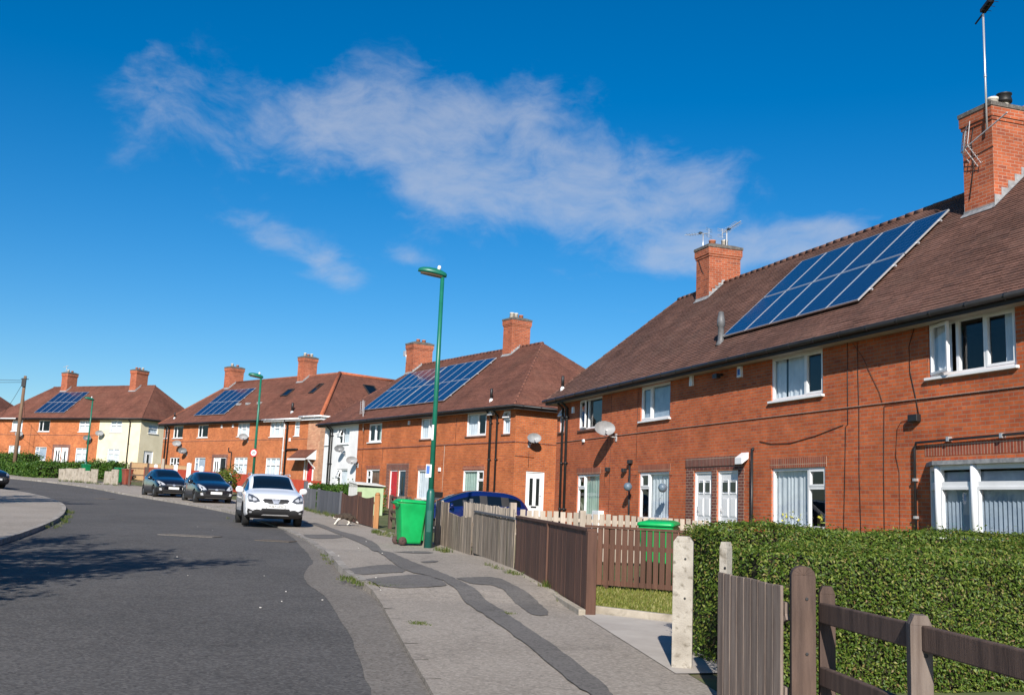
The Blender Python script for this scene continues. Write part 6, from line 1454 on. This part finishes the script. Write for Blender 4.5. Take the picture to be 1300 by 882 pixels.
# ------------------------------------------------------------ planting
def hedge(name, label, boxes, leaf_mat, core_mat, n, s, cat='hedge', bump=.06, group=None, top_brown=False):
    """boxes: (centre x, y, half length, half width, z0, z1, rz)"""
    c0 = boxes[0]; off = Vector((c0[0],c0[1],c0[4])); mb = MB(Matrix.Translation(-off))
    tot = sum(2*(b[2]+b[3])*(b[5]-b[4])*2+4*b[2]*b[3] for b in boxes)
    ph = [random.uniform(0,6) for _ in range(9)]
    def wob(x, y, z): return bump*(math.sin(x*3.1+ph[0]+z*2)+math.sin(y*2.7+ph[1]+z*3.3)+math.sin(z*5.1+ph[2]+x*1.7)+.7*math.sin((x+y)*7.3+ph[3]))/2.6
    for (cx, cy, hl, hw, z0, z1, rz) in boxes:
        R = Matrix.Translation((cx,cy,0)) @ Matrix.Rotation(rz,4,'Z'); k = bump*1.5+s*1.2
        sv = mb.M; mb.M = sv @ R; mb.box(-hl+k,hl-k,-hw+k,hw-k,z0,z1-.045,1); mb.M = sv
        area = 4*(hl+hw)*(z1-z0)+4*hl*hw; cnt = int(n*area/tot)
        for _ in range(cnt):
            r = random.random()*area
            if r < 4*hl*hw: p = Vector((random.uniform(-hl,hl),random.uniform(-hw,hw),z1)); nr = Vector((0,0,1))
            elif r < 4*hl*hw+4*hl*(z1-z0): sg = -1 if random.random() < .88 else 1; p = Vector((random.uniform(-hl,hl),sg*hw,random.uniform(z0,z1))); nr = Vector((0,sg,0))
            else: sg = random.choice((-1,1)); p = Vector((sg*hl,random.uniform(-hw,hw),random.uniform(z0,z1))); nr = Vector((sg,0,0))
            # rounded top edges
            ed = .12
            dz = z1-p.z
            if dz < ed and abs(nr.z) < .5: p -= nr*(ed-dz)**2/ed*.7
            if abs(nr.z) > .5:
                e1 = min(hw-abs(p.y), hl-abs(p.x))
                if e1 < ed: p.z -= (ed-e1)**2/ed*.7
            w = R @ p; dirn = (R.to_3x3() @ nr)
            dd = wob(w.x,w.y,w.z) + random.gauss(-.3,1)*s*.8 + (random.expovariate(1)*s*1.2 if random.random() < .12 else 0)
            w = w + dirn*dd
            nn = (dirn*.8 + Vector((random.gauss(0,.6),random.gauss(0,.6),random.gauss(.35,.6))))
            leaf(mb, w, s*random.uniform(.6,1.3), nn)
    o = mb.build(name,[leaf_mat,core_mat],None,uv=False); o.location = off
    return tag(o,label,cat,group)
# front hedge runs with the boundary toward the camera, then the return hedge goes to the house
hz = math.atan2(-1,.135)
d2 = math.atan2(.31,.95)
ux_, uy_ = Vector((.95,.31)), Vector((-.31,.95))
c1_ = Vector((1.9,8.68))+ux_*4.14+uy_*.27; c3_ = Vector((1.9,8.68))+ux_*5.0+uy_*.85; c2_ = Vector((1.62,10.12))+ux_*4.55+uy_*.42
hedge('privet_hedge','clipped privet hedge behind the plank gate and dark rails, the nearest of all',[(c1_.x,c1_.y,4,.27,.1,1.34,d2),(c3_.x,c3_.y,4,.34,.1,1.4,d2)],M['privet'],M['privet_core'],175000,.0165)
hedge('privet_hedge','taller strip of privet hedge beside the broad concrete post, running to the red brick house',[(c2_.x,c2_.y,4.1,.42,.2,1.5,d2)],M['privet'],M['privet_core'],95000,.018)
# far hedges
hp0 = gnd(36,606.5)
hedge('conifer_hedge','big dark clipped hedge block beside the telephone pole',[(-37.2,83.3,2.2,1.0,2.0,3.3,rad(-46)),(-34.6,80.6,1.35,1.05,2.0,3.3,rad(-46))],M['hedge_far'],M['privet_core'],9000,.09,bump=.08)
hedge('conifer_hedge','long low hedge in front of the far terrace doors',[(-35.0,87.6,7.0,.7,2.5,3.6,rad(-40))],M['hedge_far'],M['privet_core'],8000,.09,bump=.06)
hedge('conifer_hedge','tallest hedge strip at the far left, below the far terrace windows',[(-42.2,90.4,4.2,.8,2.6,4.15,rad(-33))],M['hedge_far'],M['privet_core'],6000,.09,bump=.06)
hedge('garden_hedge','low green hedge in front of the white rendered wall',[(-7.6,51.6,2.9,.6,1.0,2.25,rad(-55))],M['hedge_far'],M['privet_core'],9000,.06,bump=.05)
def bush(name, label, x, y, z, r, h, mat, n, s, cat='bush'):
    mb = MB(); blobs = [(Vector((random.uniform(-r,r)*.55,random.uniform(-r,r)*.55,h*random.uniform(.3,.8))), r*random.uniform(.35,.6)) for _ in range(9)]
    for _ in range(n):
        c, q = random.choice(blobs); v = Vector((random.gauss(0,1),random.gauss(0,1),random.gauss(0,1))).normalized()
        p = c+v*q*random.random()**.35
        if p.z > 0: leaf(mb,p,s*random.uniform(.6,1.3),v+Vector((random.gauss(0,.5),random.gauss(0,.5),.4)))
    for k in range(5): mb.tube([(0,0,-.05),(blobs[k][0].x*.7,blobs[k][0].y*.7,blobs[k][0].z)],.02,5,1,.008)
    o = mb.build(name,[mat,M['bark']],None,uv=False); o.location = (x,y,z); return tag(o,label,cat)
r = ray(289,604); p = EYE+r*(63/r.y); bush('garden_bush','yellow green bush between the red fence panels',p.x,p.y,g(63),1.0,2.1,M['bush'],2600,.07)
r = ray(131,600); p = EYE+r*(84/r.y); bush('garden_bush','small dark bush at the foot of the cream wall',p.x,p.y,g(84),1.1,1.5,M['hedge_far'],1500,.08)
# street tree standing out of view beside the camera: its shadow falls on the road
te_ = thing('street_tree','street tree just out of view on the left, shading the road','tree',(-10.9,9.0,g(9)))
tm = MB(); lm = MB(); tm.tube([(0,0,-.2),(.05,0,1.5),(.0,.1,3.2)],.2,10,0,.13)
def branch(p, d, L_, r_, lev):
    if (p.x-10.9)+d.x*L_ > -.6*(p.y+9)-.1: return
    q = p; pts = [p.copy()]; dd = d.normalized()
    for k in range(4):
        dd = (dd+Vector((random.gauss(0,.16),random.gauss(0,.16),random.gauss(.03,.1)))).normalized(); q = q+dd*(L_/4); pts.append(q.copy())
    tm.tube(pts,r_,6,0,r_*.45)
    if lev == 0:
        for _ in range(95):
            t = random.choice(pts[1:]); pp = t+Vector((random.gauss(0,.2),random.gauss(0,.2),random.gauss(0,.16)))
            if pp.x-10.9 > -.58*(pp.y+9): continue
            leaf(lm,pp,random.uniform(.06,.12))
        return
    for k in range(4 if lev == 2 else 3):
        a = dd.cross(Vector((random.gauss(0,1),random.gauss(0,1),random.gauss(0,1)))).normalized(); branch(pts[random.choice((2,3,4))],dd*.75+a*.7,L_*.66,r_*.55,lev-1)
for k in range(13):
    a = k*.785+random.uniform(-.3,.3); branch(Vector((0,.08,2.6+random.random()*1.2)),Vector((math.cos(a),math.sin(a),random.uniform(.25,.8))),2.1 + (1.0 if math.cos(a) > .5 else 0),.075,2)
branch(Vector((0,.1,3.1)),Vector((0,0,1)),2.0,.1,2); branch(Vector((0,.1,3.1)),Vector((.75,.1,.55)),2.6,.09,2); branch(Vector((0,.1,2.9)),Vector((.8,.5,.35)),2.6,.09,2)
tm.build('trunk',M['bark'],te_); lm.build('crown',M['tree_leaf'],te_,uv=False)
t2_ = copy_tree(te_); t2_.location = (-22.8,36.8,g(36.8)); t2_.scale = (.85,.85,.85); t2_['label'] = 'second street tree out of view farther along the left pavement'
# lawn behind the brown fence
lawn = MB()
LP = [tuple(gnd(751,779.5).xy),(3.2,12.55),(4.4,16.6),(.95,17.3)]
lawn.poly([(x,y,g(y)+.07) for x, y in LP]); tag(lawn.build('lawn',M['lawn']),kind='structure')
gb = MB()
for _ in range(15000):
    u, v = random.random(), random.random(); a, b = lerp2(LP[0],LP[1],u), lerp2(LP[3],LP[2],u); x, y = lerp2(a,b,v)
    hh = random.uniform(.02,.055); blade(gb,(x,y,g(y)+.068),hh,random.uniform(.003,.006),hh*random.uniform(.2,1.1),random.uniform(0,6.28))
tag(gb.build('grass',M['grass'],uv=False),kind='stuff')
pm = MB()
for a, b in (((LP[0][0]-.02,LP[0][1]-.06),(3.2,12.49)),): pm.beam((a[0],a[1],g(a[1])+.07),(b[0],b[1],g(b[1])+.07),.09,.1)
tag(pm.build('path_edging',M['concrete_pale'],bevel=.01),kind='structure')
pm = MB(); PP = [(.98,LP[0][1]-.06),(1.55,9.6),(4.6,10.6),(3.2,12.5)]; pm.poly([(x,y,g(y)+.037)  for x, y in PP]); tag(pm.build('path',M['path']),kind='structure')
# pale edging under the brown fence
pm = MB(); 
for a, b in ((Q[0],Q[1]),(Q[1],Q[2])): pm.beam((a[0]-.1,a[1],g(a[1])+.05),(b[0]-.1,b[1]-.1,g(b[1])+.05),.09,.1)
tag(pm.build('fence_edging',M['concrete_pale'],bevel=.01),kind='structure')
# weeds at kerb and fence foot
wd = MB()
def scatter(P, n, r, k, h):
    for _ in range(n):
        i = random.randrange(len(P)-1); t = random.random(); x, y = lerp2(P[i],P[i+1],t); x += random.gauss(0,r); y += random.gauss(0,r)
        tuft(wd,x,y,g(y)+(hp(y)*.6),.07,k,h)
def px(*pp): return [(w.x,w.y) for w in (gnd(*q) for q in pp)]
scatter(px((440,738),(455,746),(480,751),(512,753)),46,.07,22,.07); scatter(px((412,708),(425,722)),8,.05,16,.05)
scatter(px((530,746),(560,746)),10,.04,14,.04); scatter(px((620,724),(645,734),(660,738)),16,.06,18,.13); scatter(px((650,733),(700,757),(745,786)),14,.04,16,.09)
scatter(px((690,752),(696,755)),9,.05,20,.17); scatter(px((386,649),(431,661)),40,.1,20,.22); scatter(px((475,676),(497,684)),30,.12,20,.14); scatter(px((553,700),(572,704)),12,.06,18,.16)
scatter(px((635,780),(650,783)),10,.04,24,.04); scatter(px((520,792),(545,797)),14,.05,24,.04); scatter(px((62,673),(84,660),(86,650)),24,.12,20,.12); scatter(px((75,612),(150,618)),46,.2,18,.25); scatter(px((300,664),(312,650),(268,645)),20,.2,16,.1)
tag(wd.build('weeds',M['weed'],uv=False),kind='stuff')
# drain covers and road litter
for (pxx, pyy, w, h, lab) in ((241,680,1.5,.5,'long pale patched trench cover in the shaded part of the road'),(350,686.5,.9,.45,'iron drain cover in the road in front of the white car'),(133,633,.8,.5,'small inspection cover far along the road')):
    c_ = gnd(pxx,pyy); m = MB(); frame_rect(m,-w/2,w/2,-h/2,h/2,.05,0,.012)
    m.v = [Vector((v.x,v.z,v.y)) for v in m.v]; nb = int(w/.09)
    for k in range(nb): m.box(-w/2+.06+k*(w-.12)/nb,-w/2+.06+(k+.6)*(w-.12)/nb,-h/2+.05,h/2-.05,.0,.01)
    o = m.build('drain_cover',M['iron'] if lab.startswith('iron') or lab.startswith('small') else M['gutter_strip'],fix=True); o.location = (c_.x,c_.y,g(c_.y)+.003); o.rotation_euler = (rad(1.3),0,rad(-14)); tag(o,lab,'drain cover')
lt = MB()
for _ in range(60):
    x, y = random.uniform(-9,1), random.uniform(12,48)
    xl, xr = [p for p in kl if p[1] >= y][0][0], [p for p in kr if p[1] >= y][0][0]
    if not xl < x < xr+2: continue
    s_ = random.uniform(.004,.012); z = g(y)+(hp(y)+.02 if x > xr else 0)
    lt.obox((x,y,z+.004),(s_,s_*.3,0),(-s_*.2,s_*.7,0),(0,0,.006))
tag(lt.build('litter',M['pale_litter']),kind='stuff')
# garden box by the white end
r = ray(467,630); p = EYE+r*(46/r.y)
se = thing('garden_store','low white and sage green garden store in front of the red door','garden store',(-5.95,46.2,g(46)),rad(32)); se.scale = (.72,.85,1.02)
m = MB(); m.box(-.85,.85,-.5,.5,0,1.15); m.build('store_body',M['shed_green'],se)
m = MB(); m.box(-.87,-.852,-.51,.51,0,1.32); m.prism([(-.87,-.51,1.15),(-.87,.51,1.15),(-.87,.51,1.36),(-.87,-.51,1.3)],(.02,0,0)); m.build('side_panel',M['shed_white'],se,fix=True)
m = MB(); m.box(-.8,.8,-.46,.46,1.152,1.24); m.build('opening_shade',M['black'],se)  # solid black block standing in for the shade inside the open top
m = MB(); m.prism([(-.92,-.58,1.26),(.92,-.58,1.22),(.92,.55,1.33),(-.92,.55,1.37)],(0,0,.03)); m.build('lid',M['shed_white'],se,fix=True)
# small dark garden bin by the blue car and door letter cage
m = MB(); m.box(-.35,.35,-.2,.2,0,1.0); m.box(-.33,.33,-.21,-.2,.4,.95,1); o = m.build('cabinet',[M['black'],M['car_trim']],bevel=.02); r = ray(552,628); p = EYE+r*(46.5/r.y); o.location = (p.x,p.y,1.1); o.rotation_euler = (0,0,rzof(33)); tag(o,'black cabinet against the orange wall behind the street lamp','cabinet')
# ------------------------------------------------------------ the cat
def skin_body(name, joints, edges, radii, mat, parent=None, root=0, sub=2):
    me = D.meshes.new(name); me.from_pydata(joints, edges, []); o = D.objects.new(name, me); COL.objects.link(o)
    sk = o.modifiers.new('skin','SKIN'); o.modifiers.new('sub','SUBSURF').levels = sub
    for i, r_ in enumerate(radii):
        v = me.skin_vertices[0].data[i]; v.radius = r_ if isinstance(r_, tuple) else (r_, r_); v.use_root = i == root
    dg = bpy.context.evaluated_depsgraph_get(); nm = D.meshes.new_from_object(o.evaluated_get(dg)); D.objects.remove(o)
    o = D.objects.new(name, nm); COL.objects.link(o)
    for p_ in nm.polygons: p_.use_smooth = True
    nm.materials.append(mat)
    if parent: o.parent = parent
    return o
# faces -x: head low, sniffing the pavement; joint list in metres
J = [(.08,0,.22),(-.02,0,.225),(-.12,0,.215),(-.19,0,.2),(-.245,-.01,.175),(-.285,-.015,.16),        # 0-5 spine to nose
     (.17,0,.215),(.235,0,.2),(.29,0,.14),(.32,.01,.08),(.36,.03,.055),                                # 6-10 rump, tail
     (-.14,.045,.15),(-.155,.048,.085),(-.165,.05,.015),(-.19,.05,.01),                                # front left leg
     (-.13,-.045,.15),(-.19,-.05,.09),(-.235,-.052,.018),(-.262,-.054,.012),                           # front right leg, stepping
     (.17,.05,.15),(.13,.055,.1),(.185,.056,.06),(.165,.056,.014),(.14,.056,.01),                       # rear left: knee forward, hock back
     (.16,-.05,.15),(.09,-.056,.1),(.13,-.058,.06),(.085,-.058,.014),(.06,-.058,.01)]
E_ = [(0,1),(1,2),(2,3),(3,4),(4,5),(0,6),(6,7),(7,8),(8,9),(9,10),(2,11),(11,12),(12,13),(13,14),(2,15),(15,16),(16,17),(17,18),(6,19),(19,20),(20,21),(21,22),(22,23),(6,24),(24,25),(25,26),(26,27),(27,28)]
Rr_ = [.078,.08,.072,.05,.052,.03,.075,.04,.026,.022,.016,.036,.022,.017,.018,.036,.022,.017,.018,.048,.032,.02,.016,.018,.048,.032,.02,.016,.018]
cp = gnd(441,668.5)
ce = thing('cat','dark tabby cat with white legs and face walking at the foot of the brown fence','cat',(cp.x-.1,cp.y-.1,g(cp.y)+.06),rad(14)); ce.scale = (1.3,1.3,1.3)
cb_ = skin_body('cat_body', J, E_, Rr_, M['fur_dark'], ce)
cb_.data.materials.append(M['fur_white'])
for p_ in cb_.data.polygons:
    c_ = p_.center
    if c_.z < .1 or (c_.x < -.24 and abs(c_.y+.01) < .03 and c_.z < .2) or (c_.x < -.1 and c_.z < .165): p_.material_index = 1
m = MB()
for sg in (1,-1): m.prism([(-.235,sg*.02-.008,.215),(-.215,sg*.034-.008,.21),(-.222,sg*.036-.008,.262)],(.012,.004,0))
m.build('ear',M['fur_dark'],cb_,fix=True)
m = MB()
for sg in (1,-1): m.lathe([(.0,-.004),(.007,0),(.0,.004)],(-.282,-.012+sg*.022,.186),8,0,(-1,0,0))
m.lathe([(0,-.004),(.008,0),(0,.006)],(-.314,-.015,.163),8,0,(-1,0,0)); m.build('eye',M['black'],cb_)
